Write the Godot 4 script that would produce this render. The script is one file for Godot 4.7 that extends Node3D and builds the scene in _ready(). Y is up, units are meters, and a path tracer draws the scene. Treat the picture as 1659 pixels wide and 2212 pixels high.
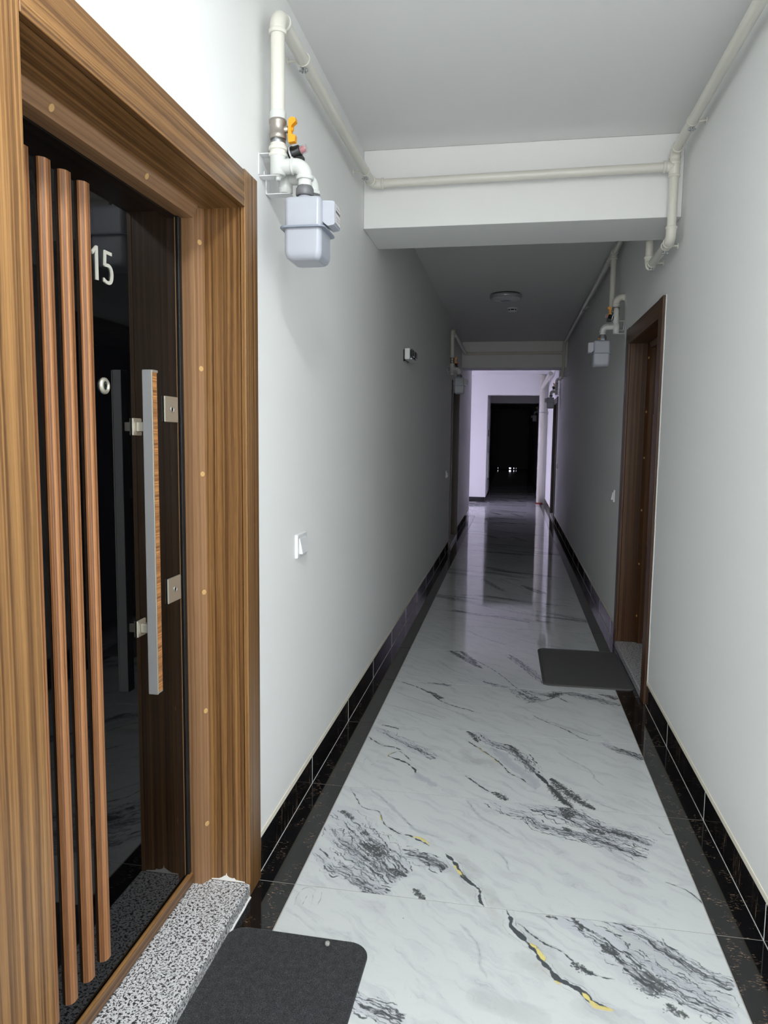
extends Node3D
# Apartment corridor: polished marble-print floor, white walls, gas pipes and meters, wood framed doors.
# x to the right, y up, -z down the corridor; metres.

const XL := -0.7353      # face of the skirting on the left
const XR := 0.7145       # face of the skirting on the right
const WL := -0.7383      # face of the left wall
const WR := 0.7175       # face of the right wall
const HC := 2.715        # ceiling
const WXL := -0.6106     # left and right edge of the white tiles
const WXR := 0.5909
const Z0 := -2.0100      # a cross joint of the floor
const TD := 0.6384       # depth of a tile

var M := {}
var buf := PackedByteArray()
var TW := 1024
var TH := 544
var rng := RandomNumberGenerator.new()
var warp := FastNoiseLite.new()
var used := {}

func _ready() -> void:
	rng.seed = 7
	warp.seed = 11
	warp.frequency = 1.0
	warp.noise_type = FastNoiseLite.TYPE_SIMPLEX
	# ---- camera, sky, lamp, exposure
	var cam := Camera3D.new()
	cam.name = "camera"
	cam.position = Vector3(0, 1.3514, 0)
	cam.rotation = Vector3(deg_to_rad(-5.8084), deg_to_rad(9.8967), deg_to_rad(0.6748))
	cam.fov = 70.266
	cam.near = 0.05
	cam.far = 100.0
	add_child(cam)
	cam.current = true
	var env := Environment.new()
	var sky := Sky.new()
	var sm := ProceduralSkyMaterial.new()
	sm.sky_top_color = Color(0.90, 0.86, 1.0)
	sm.sky_horizon_color = Color(0.93, 0.89, 1.0)
	sm.ground_bottom_color = Color(0.60, 0.58, 0.66)
	sm.ground_horizon_color = Color(0.80, 0.77, 0.92)
	sm.sky_energy_multiplier = SKY_ENERGY
	sm.ground_energy_multiplier = SKY_ENERGY
	sm.sun_angle_max = 1.0
	sky.sky_material = sm
	env.background_mode = Environment.BG_SKY
	env.sky = sky
	env.tonemap_mode = Environment.TONE_MAPPER_LINEAR
	env.tonemap_exposure = EXPOSURE
	env.sdfgi_enabled = true
	env.ssao_enabled = true
	env.ssil_enabled = true
	var we := WorldEnvironment.new()
	we.name = "world_environment"
	we.environment = env
	add_child(we)
	make_materials()
	lamp_with_light()
	added_fill_windows()
	shell()
	floor_tiles()
	skirtings()
	door(1, -1, -1.015, -1.925, true, "walnut-veneer framed entrance door with black glass leaf, wooden slats, steel pull bar and the number 15")
	door(2, 1, -3.905, -4.870, false, "shade-tinted brown wooden door frame with granite sill behind the smooth grey doormat")
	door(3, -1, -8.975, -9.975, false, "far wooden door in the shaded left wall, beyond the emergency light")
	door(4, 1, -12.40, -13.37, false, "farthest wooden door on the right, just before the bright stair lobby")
	gas_pipes()
	meters()
	fittings()
	lobby()
	mats()

const SKY_ENERGY := 2.4
const EXPOSURE := 1.0
const LAMP_ENERGY := 0.16
const LAMP_DOWN := 3.7

func lamp_with_light() -> void:
	var L := make_lamp("ceiling_lamp", Vector3(0.0, HC, -0.42), M.diffuser_on, "round white ceiling lamp, switched on, above the door numbered 15")
	var a := OmniLight3D.new()
	a.name = "lamp_light"
	a.light_energy = LAMP_ENERGY
	a.light_color = Color(0.965, 0.995, 1.0)
	a.light_size = 0.045
	a.omni_range = 40.0
	a.omni_attenuation = 2.0
	a.shadow_enabled = true
	a.position = Vector3(0, -0.125, 0)
	L.add_child(a)
	var d := AreaLight3D.new()       # the flat underside of the diffuser
	d.name = "diffuser_light"
	d.area_size = Vector2(0.22, 0.22)
	d.light_energy = LAMP_DOWN
	d.light_color = a.light_color
	d.area_range = 40.0
	d.shadow_enabled = true
	d.position = Vector3(0, -0.080, 0)
	d.rotation = Vector3(-PI / 2, 0, 0)
	L.add_child(d)

const REAR_ENERGY := 5.5
const SIDE_ENERGY := 5.0

func added_fill_windows() -> void:
	# added, unseen window behind the viewer: glowing panes and an area light as fill
	var w := thing("window_2", "added unseen frosted fill window in the corridor end behind the viewer", "window", Vector3.ZERO, "", "structure")
	var st := mb()
	for x in [-0.66, -0.035, 0.59]:
		box(st, Vector3(x, 0.10, 5.50), Vector3(x + 0.05, 2.45, 5.56), 0.004)
	for y in [0.10, 2.40]:
		box(st, Vector3(-0.61, y, 5.50), Vector3(0.59, y + 0.05, 5.56), 0.004)
	obj("window_frame", st, M.plastic, w)
	for x in [-0.61, 0.015]:
		obj("pane", one_box(Vector3(x, 0.15, 5.53), Vector3(x + 0.575, 2.40, 5.54)), M.frosted, w)
	var a := AreaLight3D.new()
	a.name = "fill_light"
	a.area_size = Vector2(1.20, 2.25)
	a.light_energy = REAR_ENERGY
	a.light_color = Color(1.0, 0.985, 0.965)
	a.area_range = 60.0
	a.shadow_enabled = true
	a.position = Vector3(-0.01, 1.275, 5.48)
	w.add_child(a)
	# second added fill window, unseen, in the right wall behind the viewer
	w = thing("window_3", "added unseen frosted fill-light window in the right wall behind the viewer", "window", Vector3.ZERO, "", "structure")
	st = mb()
	for z in [3.00, 1.975, 0.95]:
		box(st, Vector3(WR + 0.06, 0.70, z), Vector3(WR + 0.12, 2.45, z - 0.05), 0.004)
	for y in [0.70, 2.40]:
		box(st, Vector3(WR + 0.06, y, 2.95), Vector3(WR + 0.12, y + 0.05, 0.95), 0.004)
	obj("window_frame", st, M.plastic, w)
	for z in [2.95, 1.925]:
		obj("pane", one_box(Vector3(WR + 0.085, 0.75, z), Vector3(WR + 0.095, 2.40, z - 0.975)), M.frosted, w)
	a = AreaLight3D.new()
	a.name = "fill_light"
	a.area_size = Vector2(1.95, 1.6)
	a.light_energy = SIDE_ENERGY
	a.light_color = Color(0.985, 1.0, 1.0)
	a.area_range = 60.0
	a.shadow_enabled = true
	a.position = Vector3(WR + 0.05, 1.575, 1.95)
	a.rotation = Vector3(0, PI / 2, 0)
	w.add_child(a)

# ---------------------------------------------------------------- naming
func numbered(called: String) -> String:
	if not used.has(called):
		used[called] = 0
		return called
	used[called] += 1
	return "%s_%03d" % [called, used[called]]

func tag(o: Node, label: String, category: String, group := "", kind := "") -> Node:
	if label: o.set_meta("label", label)
	if category: o.set_meta("category", category)
	if group: o.set_meta("group", group)
	if kind: o.set_meta("kind", kind)
	return o

func thing(called: String, label: String, category: String, at := Vector3.ZERO, group := "", kind := "") -> Node3D:
	var o := Node3D.new()
	o.name = numbered(called)
	add_child(o)
	o.position = at
	tag(o, label, category, group, kind)
	return o

func obj(called: String, st, mat: Material, parent: Node, label := "") -> MeshInstance3D:
	var mi := MeshInstance3D.new()
	mi.mesh = st if st is Mesh else st.commit()
	mi.material_override = mat
	if parent == self:
		mi.name = numbered(called)
		add_child(mi)
	else:
		var base := called
		var k := 0
		while parent.has_node(NodePath(called)):
			k += 1
			called = "%s_%03d" % [base, k]
		mi.name = called
		parent.add_child(mi)
	if label: mi.set_meta("label", label)
	return mi

func struct(called: String, st, mat: Material, label: String, category: String) -> MeshInstance3D:
	var o := obj(called, st, mat, self)
	tag(o, label, category, "", "structure")
	return o

# ---------------------------------------------------------------- mesh helpers
func mb() -> SurfaceTool:
	var st := SurfaceTool.new()
	st.begin(Mesh.PRIMITIVE_TRIANGLES)
	return st

func tri(st: SurfaceTool, a: Vector3, b: Vector3, c: Vector3, na: Vector3, nb: Vector3, nc: Vector3, ua := Vector2.ZERO, ub := Vector2.ZERO, uc := Vector2.ZERO) -> void:
	if (b - a).cross(c - a).dot(na + nb + nc) > 0.0:
		var t := b; b = c; c = t
		t = nb; nb = nc; nc = t
		var tu := ub; ub = uc; uc = tu
	st.set_normal(na); st.set_uv(ua); st.add_vertex(a)
	st.set_normal(nb); st.set_uv(ub); st.add_vertex(b)
	st.set_normal(nc); st.set_uv(uc); st.add_vertex(c)

func quad(st: SurfaceTool, p: Array, n: Array, u: Array) -> void:
	tri(st, p[0], p[1], p[2], n[0], n[1], n[2], u[0], u[1], u[2])
	tri(st, p[0], p[2], p[3], n[0], n[2], n[3], u[0], u[2], u[3])

func face_uv(p: Vector3, axis: int, grain: int) -> Vector2:
	# v runs along the grain, u across it; metres
	if grain == axis:
		return Vector2(p[(axis + 1) % 3], p[(axis + 2) % 3])
	return Vector2(p[3 - axis - grain], p[grain])

# a box with softened edges
func box(st: SurfaceTool, a: Vector3, b: Vector3, bev := 0.0, grain := 1, off := Vector2.ZERO) -> void:
	var lo := Vector3(minf(a.x, b.x), minf(a.y, b.y), minf(a.z, b.z))
	var hi := Vector3(maxf(a.x, b.x), maxf(a.y, b.y), maxf(a.z, b.z))
	bev = minf(bev, 0.45 * minf(hi.x - lo.x, minf(hi.y - lo.y, hi.z - lo.z)))
	var c := (lo + hi) / 2
	var h := (hi - lo) / 2
	# corner (sx, sy, sz), point that belongs to face axis
	var P := func(s: Vector3, axis: int) -> Vector3:
		var q := c
		for k in 3:
			q[k] += s[k] * (h[k] if k == axis else h[k] - bev)
		return q
	for axis in 3:
		var i := (axis + 1) % 3
		var j := (axis + 2) % 3
		for s in [-1.0, 1.0]:
			var n := Vector3.ZERO
			n[axis] = s
			var pts := []
			for ij in [[-1, -1], [1, -1], [1, 1], [-1, 1]]:
				var cs := Vector3.ZERO
				cs[axis] = s; cs[i] = ij[0]; cs[j] = ij[1]
				pts.append(P.call(cs, axis))
			quad(st, pts, [n, n, n, n], pts.map(func(q): return face_uv(q, axis, grain) + off))
	if bev <= 0.0:
		return
	for axis in 3:            # edges along axis
		var i := (axis + 1) % 3
		var j := (axis + 2) % 3
		for si in [-1.0, 1.0]:
			for sj in [-1.0, 1.0]:
				var c0 := Vector3.ZERO
				c0[axis] = -1; c0[i] = si; c0[j] = sj
				var c1 := c0
				c1[axis] = 1
				var ni := Vector3.ZERO
				ni[i] = si
				var nj := Vector3.ZERO
				nj[j] = sj
				var pts := [P.call(c0, i), P.call(c1, i), P.call(c1, j), P.call(c0, j)]
				quad(st, pts, [ni, ni, nj, nj], pts.map(func(q): return face_uv(q, i, grain) + off))
	for sx in [-1.0, 1.0]:
		for sy in [-1.0, 1.0]:
			for sz in [-1.0, 1.0]:
				var s := Vector3(sx, sy, sz)
				tri(st, P.call(s, 0), P.call(s, 1), P.call(s, 2), Vector3(sx, 0, 0), Vector3(0, sy, 0), Vector3(0, 0, sz))

func one_box(a: Vector3, b: Vector3, bev := 0.0, grain := 1, off := Vector2.ZERO) -> SurfaceTool:
	var st := mb()
	box(st, a, b, bev, grain, off)
	return st

# stacked rounded-rectangle (or round) sections; rings of [y, half x, half z, corner radius], y rising
func loft(st: SurfaceTool, rings: Array, xf := Transform3D(), seg := 4, cap0 := true, cap1 := true) -> void:
	var N := 4 * (seg + 1)
	var pts := []
	var nrm := []
	for k in 4:
		for s in seg + 1:
			var ang := PI / 2 * (k + float(s) / seg)
			nrm.append(Vector2(cos(ang), sin(ang)))
	for r in rings:
		var row := []
		for k in 4:
			var cx: float = (r[1] - r[3]) * [1, -1, -1, 1][k]
			var cz: float = (r[2] - r[3]) * [1, 1, -1, -1][k]
			for s in seg + 1:
				var n2: Vector2 = nrm[k * (seg + 1) + s]
				row.append(Vector3(cx + n2.x * r[3], r[0], cz + n2.y * r[3]))
		pts.append(row)
	var tilt := []
	for i in rings.size() - 1:
		var dy: float = rings[i + 1][0] - rings[i][0]
		var dr: float = rings[i + 1][1] - rings[i][1]
		tilt.append(Vector2(dy, -dr).normalized())
	for i in rings.size() - 1:
		var t0: Vector2 = tilt[i]
		var t1: Vector2 = tilt[i]
		if i > 0 and tilt[i - 1].dot(t0) > 0.6:
			t0 = (t0 + tilt[i - 1]).normalized()
		if i < tilt.size() - 1 and tilt[i + 1].dot(t1) > 0.6:
			t1 = (t1 + tilt[i + 1]).normalized()
		for j in N:
			var k := (j + 1) % N
			var n00 := Vector3(nrm[j].x * t0.x, t0.y, nrm[j].y * t0.x)
			var n01 := Vector3(nrm[k].x * t0.x, t0.y, nrm[k].y * t0.x)
			var n10 := Vector3(nrm[j].x * t1.x, t1.y, nrm[j].y * t1.x)
			var n11 := Vector3(nrm[k].x * t1.x, t1.y, nrm[k].y * t1.x)
			var P := [pts[i][j], pts[i][k], pts[i + 1][k], pts[i + 1][j]]
			quad(st, P.map(func(q): return xf * q), [xf.basis * n00, xf.basis * n01, xf.basis * n11, xf.basis * n10], [Vector2(j, i), Vector2(j + 1, i), Vector2(j + 1, i + 1), Vector2(j, i + 1)])
	for e in 2:
		if (e == 0 and not cap0) or (e == 1 and not cap1):
			continue
		var row: Array = pts[0] if e == 0 else pts[-1]
		var n := xf.basis * Vector3(0, -1 if e == 0 else 1, 0)
		var c := xf * Vector3(0, row[0].y, 0)
		for j in N:
			var p0: Vector3 = row[j]
			var p1: Vector3 = row[(j + 1) % N]
			tri(st, c, xf * p0, xf * p1, n, n, n, Vector2.ZERO, Vector2(p0.x, p0.z), Vector2(p1.x, p1.z))

func axis_xf(at: Vector3, dir: Vector3) -> Transform3D:
	# local y along dir
	var y := dir.normalized()
	var x := (Vector3(0, 0, 1) if absf(y.z) < 0.8 else Vector3(1, 0, 0)).cross(y).normalized()
	return Transform3D(Basis(x, y, x.cross(y)), at)

# round solid: profile of [along, radius]
func turned(st: SurfaceTool, prof: Array, at: Vector3, dir: Vector3, seg := 5, c0 := true, c1 := true) -> void:
	loft(st, prof.map(func(p): return [p[0], p[1], p[1], p[1]]), axis_xf(at, dir), seg, c0, c1)

func cyl(st: SurfaceTool, a: Vector3, b: Vector3, r: float, bev := 0.0, seg := 5) -> void:
	var l := (b - a).length()
	bev = minf(bev, minf(r, l / 2) * 0.8)
	if bev > 0:
		turned(st, [[0, r - bev], [bev, r], [l - bev, r], [l, r - bev]], a, b - a, seg)
	else:
		turned(st, [[0, r], [l, r]], a, b - a, seg)

func tube(st: SurfaceTool, path: Array, r: float, seg := 20, caps := true) -> void:
	var rows := []
	var nrm := []
	var t0: Vector3 = (path[1] - path[0]).normalized()
	var u := (Vector3.UP if absf(t0.y) < 0.9 else Vector3.RIGHT).cross(t0).normalized()
	for i in path.size():
		var t: Vector3 = (path[mini(i + 1, path.size() - 1)] - path[maxi(i - 1, 0)]).normalized()
		u = (u - t * u.dot(t)).normalized()
		var v := t.cross(u)
		var row := []
		var nr := []
		for j in seg:
			var an := TAU * j / seg
			var n := u * cos(an) + v * sin(an)
			nr.append(n)
			row.append(path[i] + n * r)
		rows.append(row); nrm.append(nr)
	for i in path.size() - 1:
		for j in seg:
			var k := (j + 1) % seg
			quad(st, [rows[i][j], rows[i][k], rows[i + 1][k], rows[i + 1][j]], [nrm[i][j], nrm[i][k], nrm[i + 1][k], nrm[i + 1][j]], [Vector2.ZERO, Vector2.ZERO, Vector2.ZERO, Vector2.ZERO])
	if caps:
		for e in [0, path.size() - 1]:
			var n: Vector3 = (path[0] - path[1]).normalized() if e == 0 else (path[-1] - path[-2]).normalized()
			for j in seg:
				tri(st, path[e], rows[e][j], rows[e][(j + 1) % seg], n, n, n)

func arc(c: Vector3, a: Vector3, b: Vector3, n := 8) -> Array:
	# quarter turn about c from c + a to c + b
	var out := []
	for i in n + 1:
		var t := PI / 2 * i / n
		out.append(c + a * cos(t) + b * sin(t))
	return out

# flat polygon in (x, z), thickness from y0 to y1, edge rounding on top
func slab(st: SurfaceTool, hx: float, hz: float, r: float, y0: float, y1: float, bev: float) -> void:
	loft(st, [[y0, hx, hz, r], [y1 - bev, hx, hz, r], [y1 - bev * 0.3, hx - bev * 0.3, hz - bev * 0.3, r], [y1, hx - bev, hz - bev, maxf(r - bev, 0.001)]], Transform3D(), 8, true, true)

# ---------------------------------------------------------------- materials
func mat(c: Color, rough := 0.5, metal := 0.0, spec := 0.5) -> StandardMaterial3D:
	var m := StandardMaterial3D.new()
	m.albedo_color = c
	m.roughness = rough
	m.metallic = metal
	m.metallic_specular = spec
	return m

func tex(data: PackedByteArray, w: int, h: int) -> ImageTexture:
	return ImageTexture.create_from_image(Image.create_from_data(w, h, false, Image.FORMAT_RGB8, data))

func noise_bytes(w: int, h: int, freq: float, sd: int, oct := 3) -> PackedByteArray:
	var n := FastNoiseLite.new()
	n.seed = sd
	n.frequency = freq
	n.noise_type = FastNoiseLite.TYPE_SIMPLEX
	n.fractal_octaves = oct
	n.domain_warp_enabled = true
	n.domain_warp_amplitude = 30.0
	n.domain_warp_frequency = 0.01
	var im := n.get_image(w, h)
	im.convert(Image.FORMAT_L8)
	return im.get_data()

func wood_texture(sd: int, light: Color, dark: Color) -> ImageTexture:
	# 0.5 m across the grain, 2 m along it
	var w := 512
	var h := 512
	var d := PackedByteArray()
	d.resize(w * h * 3)
	var n := FastNoiseLite.new()
	n.seed = sd
	n.frequency = 1.0
	n.noise_type = FastNoiseLite.TYPE_SIMPLEX
	for y in h:
		var ky := n.get_noise_2d(y * 0.006, 77.0) * 3.0
		for x in w:
			var xs := x + ky * 0.5 + n.get_noise_2d(x * 0.012, y * 0.006) * 2.5
			var s := 0.52 + 0.55 * n.get_noise_2d(xs * 0.032, y * 0.0006) + 0.62 * n.get_noise_2d(xs * 0.105, 40.0 + y * 0.0012) + 0.26 * n.get_noise_2d(xs * 0.35, 90.0 + y * 0.003)
			s += 0.16 * n.get_noise_2d(x * 0.9, y * 0.03)
			s = clampf(s, 0.0, 1.0)
			var c := dark.lerp(light, s)
			var o := (y * w + x) * 3
			d[o] = int(c.r * 255); d[o + 1] = int(c.g * 255); d[o + 2] = int(c.b * 255)
	return tex(d, w, h)

func wood_mat(t: ImageTexture, tint: Color, rough: float) -> StandardMaterial3D:
	var m := mat(tint, rough)
	m.albedo_texture = t
	m.uv1_scale = Vector3(2.0, 0.45, 1)
	return m

func granite_texture() -> ImageTexture:
	var w := 512
	var d := PackedByteArray()
	d.resize(w * w * 3)
	var a := noise_bytes(w, w, 0.065, 5, 2)
	var b := noise_bytes(w, w, 0.11, 9, 2)
	for i in w * w:
		var v := 226 + (b[i] - 128) / 5
		if a[i] > 176:
			v = 44 + b[i] / 8
		elif a[i] > 164:
			v = 112
		if b[i] > 192:
			v = mini(v, 92)
		d[i * 3] = v; d[i * 3 + 1] = v; d[i * 3 + 2] = mini(v + 3, 255)
	return tex(d, w, w)

func felt_texture() -> ImageTexture:
	var w := 512
	var d := PackedByteArray()
	d.resize(w * w * 3)
	var a := noise_bytes(w, w, 0.25, 21, 2)
	var b := noise_bytes(w, w, 0.02, 22, 3)
	for i in w * w:
		var v := clampi(50 + (a[i] - 128) / 3 + (b[i] - 128) / 14, 20, 110)
		d[i * 3] = v; d[i * 3 + 1] = v + 1; d[i * 3 + 2] = v + 4
	for k in 2600:      # pale fibres
		var x := rng.randi_range(4, w - 5)
		var y := rng.randi_range(4, w - 5)
		var dx := rng.randi_range(-1, 1)
		for s in 4:
			var o := ((y + s) * w + x + dx * s / 2) * 3
			if o >= 0 and o < d.size() - 3:
				for c in 3: d[o + c] = mini(d[o + c] + 22, 140)
	return tex(d, w, w)

func stone_texture(sd: int) -> ImageTexture:
	# black marble print with faint brown drifts across
	var w := 256
	var h := 1024
	var d := PackedByteArray()
	d.resize(w * h * 3)
	var a := noise_bytes(w, h, 0.006, sd, 3)
	var n := FastNoiseLite.new()
	n.seed = sd + 3
	n.frequency = 1.0
	for y in h:
		for x in w:
			var i := y * w + x
			var v := 19.0 + 3.0 * n.get_noise_2d(x * 0.02, y * 0.06)
			var area: float = clampf((a[i] - 128) / 50.0, 0, 1)
			var f := n.get_noise_2d(x * 0.022 + 5, y * 0.085) * 0.7 + n.get_noise_2d(x * 0.06, y * 0.2) * 0.4
			var s := clampf((f - 0.10) * 2.2, 0, 1) * (0.05 + area)
			var wv := clampf((n.get_noise_2d(x * 0.05 + 40, y * 0.16) - 0.62) * 5.0, 0, 1) * 0.4
			var o := i * 3
			d[o] = int(clampf(v + s * 150 + wv * 150, 0, 255)); d[o + 1] = int(clampf(v + s * 116 + wv * 146, 0, 255)); d[o + 2] = int(clampf(v + 2 + s * 84 + wv * 140, 0, 255))
	return tex(d, w, h)

# ---- marble print
func stamp(x: float, y: float, r: float, cr: int, cg: int, cb: int, a: float, soft := 0.7) -> void:
	var x0 := maxi(0, int(x - r - soft))
	var x1 := mini(TW - 1, int(x + r + soft + 1))
	var y0 := maxi(0, int(y - r - soft))
	var y1 := mini(TH - 1, int(y + r + soft + 1))
	for yy in range(y0, y1 + 1):
		for xx in range(x0, x1 + 1):
			var dx := xx - x
			var dy := yy - y
			var k := (r + soft - sqrt(dx * dx + dy * dy)) / (2.0 * soft)
			if k <= 0.0:
				continue
			k = minf(k, 1.0) * a
			var o := (yy * TW + xx) * 3
			buf[o] = int(buf[o] + (cr - buf[o]) * k)
			buf[o + 1] = int(buf[o + 1] + (cg - buf[o + 1]) * k)
			buf[o + 2] = int(buf[o + 2] + (cb - buf[o + 2]) * k)

func resample(p: Array, step: float) -> PackedVector2Array:
	# smooth curve through pixel points
	var c := Curve2D.new()
	for i in p.size():
		var t: Vector2 = (p[mini(i + 1, p.size() - 1)] - p[maxi(i - 1, 0)]) / 6.0
		c.add_point(p[i], -t, t)
	var out := PackedVector2Array()
	var l := c.get_baked_length()
	var n := maxi(2, int(l / step))
	for i in n + 1:
		out.append(c.sample_baked(l * i / n))
	return out

func wob(p: Vector2, sd: float, amp: float, size: float) -> Vector2:
	return Vector2(warp.get_noise_3d(p.x / size, p.y / size, sd), warp.get_noise_3d(p.x / size + 31.7, p.y / size, sd + 9.1)) * amp

func strand(line: PackedVector2Array, off: float, r: float, c: Array, a: float, sd: float, rough: float, t0 := 0.0, t1 := 1.0, soft := 0.7) -> void:
	var n := line.size()
	var i0 := int(t0 * (n - 1))
	var i1 := int(t1 * (n - 1))
	for i in range(i0, i1 + 1):
		var p := line[i]
		var d := (line[mini(i + 1, n - 1)] - line[maxi(i - 1, 0)]).normalized()
		var nn := Vector2(-d.y, d.x)
		p += nn * (off + warp.get_noise_2d(i * 0.010, sd * 3.7) * off * 0.5)
		p += wob(p, 1.0, rough, 46.0) + wob(p, sd, rough * 0.28, 15.0)
		if p.x < -8 or p.y < -8 or p.x > TW + 8 or p.y > TH + 8:
			continue
		var f := clampf(0.75 + 0.75 * warp.get_noise_2d(i * 0.03, sd), 0.1, 1.25)
		var e := minf(1.0, 8.0 * minf(float(i - i0) / maxf(1, i1 - i0), float(i1 - i) / maxf(1, i1 - i0)) + 0.15)
		stamp(p.x, p.y, maxf(0.25, r * f * e), c[0], c[1], c[2], a * clampf(f, 0.3, 1.0), soft)

func vein(kind: String, mm: float, alpha: float, pts: Array) -> void:
	var px := TW / 1.2015 * 0.001 * mm
	var line := resample(pts, 1.0 if kind != "h" and kind != "t" else 4.0)
	var sd := rng.randf() * 100.0
	match kind:
		"v":
			strand(line, 0, px / 2, [82, 86, 90], alpha, sd, 4.0)
			strand(line, px * 0.9, 0.7, [120, 125, 132], alpha * 0.6, sd + 5, 5.0)
			strand(line, -px * 1.1, 0.6, [150, 154, 160], alpha * 0.6, sd + 8, 6.0)
		"g":
			strand(line, 0, px / 2, [140, 145, 152], alpha, sd, 5.0)
			strand(line, 0, px * 1.4, [190, 194, 200], alpha * 0.35, sd + 2, 5.0, 0, 1, 3.0)
		"s":
			strand(line, 0, px / 2, [96, 94, 92], alpha, sd, 1.0)
		"y":
			strand(line, 0, px / 2, [228, 213, 138], alpha, sd, 3.0)
			strand(line, px * 0.5, 0.8, [176, 158, 92], alpha * 0.7, sd + 4, 3.0)
		"h":
			strand(line, 0, px / 2, [176, 180, 193], alpha * 0.14, sd, 8.0, 0, 1, px * 0.3)
		"t":
			strand(line, 0, px / 2, [188, 184, 168], alpha * 0.05, sd, 8.0, 0, 1, px * 0.2)
			for k in 26:
				var p: Vector2 = line[rng.randi_range(0, line.size() - 1)] + Vector2(rng.randfn(0, px * 0.3), rng.randfn(0, px * 0.3))
				stamp(p.x, p.y, rng.randf_range(2, 6), 190, 187, 174, alpha * 0.3, 2.0)
		"d":
			var n := int(line.size() * px * 0.35) + 20
			for k in n:
				var i := rng.randi_range(0, line.size() - 1)
				var e := minf(1.0, 3.0 * minf(float(i) / line.size(), 1.0 - float(i) / line.size()) + 0.25)
				var p := line[i] + Vector2(rng.randfn(0, 0.30), rng.randfn(0, 0.22)) * px * e
				p += wob(p, sd, 5.0, 22.0)
				if warp.get_noise_2d(p.x * 0.05, p.y * 0.05 + sd) > -0.35:
					stamp(p.x, p.y, rng.randf_range(0.8, 2.3), 84, 87, 88, alpha * 0.75)
			for k in 4:
				strand(line, rng.randf_range(-0.5, 0.5) * px, 0.8, [96, 99, 103], alpha * 0.8, sd + k, 5.0)
		"b":
			px *= 1.0
			strand(line, 0, px * 0.30, [200, 203, 209], 0.10 * alpha, sd, 6.0, 0, 1, px * 0.18)
			var n := 15 + int(px / 2.8)
			for k in n:
				var o := clampf(rng.randfn(0, 0.27), -0.6, 0.6) * px
				var a0 := rng.randf_range(0, 0.7)
				var a1 := minf(1.0, a0 + rng.randf_range(0.35, 0.85))
				var dk := rng.randf()
				var g := int(lerpf(78, 150, dk))
				strand(line, o, rng.randf_range(0.6, 1.9) * (1.0 - 0.4 * dk), [g, g + 3, g + 7], minf(1.0, alpha * rng.randf_range(0.7, 1.25)), sd + k * 1.7, 9.0, a0, a1)
			for k in int(n * 0.6):      # short dark flecks
				var i := rng.randi_range(0, line.size() - 1)
				var j := mini(line.size() - 1, i + rng.randi_range(20, 80))
				strand(line, rng.randfn(0, 0.22) * px, rng.randf_range(0.9, 3.0), [82, 85, 88], alpha * 0.85, sd + k * 2.3 + 50, 6.0, float(i) / line.size(), float(j) / line.size())

func marble_base(sd: int) -> void:
	buf = PackedByteArray()
	buf.resize(TW * TH * 3)
	# pale streaks that follow the veins, over a clean white
	for y in TH:
		for x in TW:
			var u := x * 0.786 - y * 0.618
			var v := x * 0.618 + y * 0.786
			v += 22.0 * warp.get_noise_2d(u * 0.006, v * 0.008 + sd)
			var f := warp.get_noise_2d(u * 0.0035 + sd * 7.3, v * 0.020)
			var e := 1.0 - absf(warp.get_noise_2d(u * 0.004 + sd * 3.1, v * 0.030 + 50.0)) * 9.0
			var s := maxf(0.0, f - 0.05) * 15.0 + maxf(0.0, e) * maxf(0.0, f + 0.35) * 13.0
			var o := (y * TW + x) * 3
			buf[o] = int(209 - s)
			buf[o + 1] = int(212 - s)
			buf[o + 2] = int(213 - s * 0.8)

func marble(sd: int, veins: Array) -> ImageTexture:
	rng.seed = sd * 31 + 5
	marble_base(sd)
	for v in veins:
		var pts := []
		var L: Array = v[3]
		for k in L.size() / 2:
			pts.append(Vector2(L[2 * k] * 0.001 * TW, L[2 * k + 1] * 0.001 * TH))
		vein(v[0], v[1], v[2] * 0.01, pts)
	return tex(buf, TW, TH)

func random_veins(sd: int) -> Array:
	rng.seed = sd * 977
	var out := []
	for k in 3:
		var u0 := rng.randi_range(-200, 700)
		var L := []
		var slope := rng.randf_range(0.5, 1.0)
		for s in 6:
			L.append(u0 + s * 150)
			L.append(int(1000 - s * 150 * slope + rng.randi_range(-60, 60)) - k * 120)
		out.append(["b", rng.randi_range(50, 90), 75, L])
		var L2 := []
		for s in 5:
			L2.append(u0 + 100 + s * 140)
			L2.append(int(1000 - s * 170 * slope + rng.randi_range(-70, 70)) - k * 100)
		out.append(["v" if k != 1 else "g", 8, 75, L2])
	out.append(["d", 34, 85, [400, 520, 520, 440, 640, 330]])
	out.append(["d", 26, 80, [150, 720, 260, 650]])
	out.append(["g", 4, 50, [0, 400, 300, 300, 600, 60]])
	return out

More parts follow.
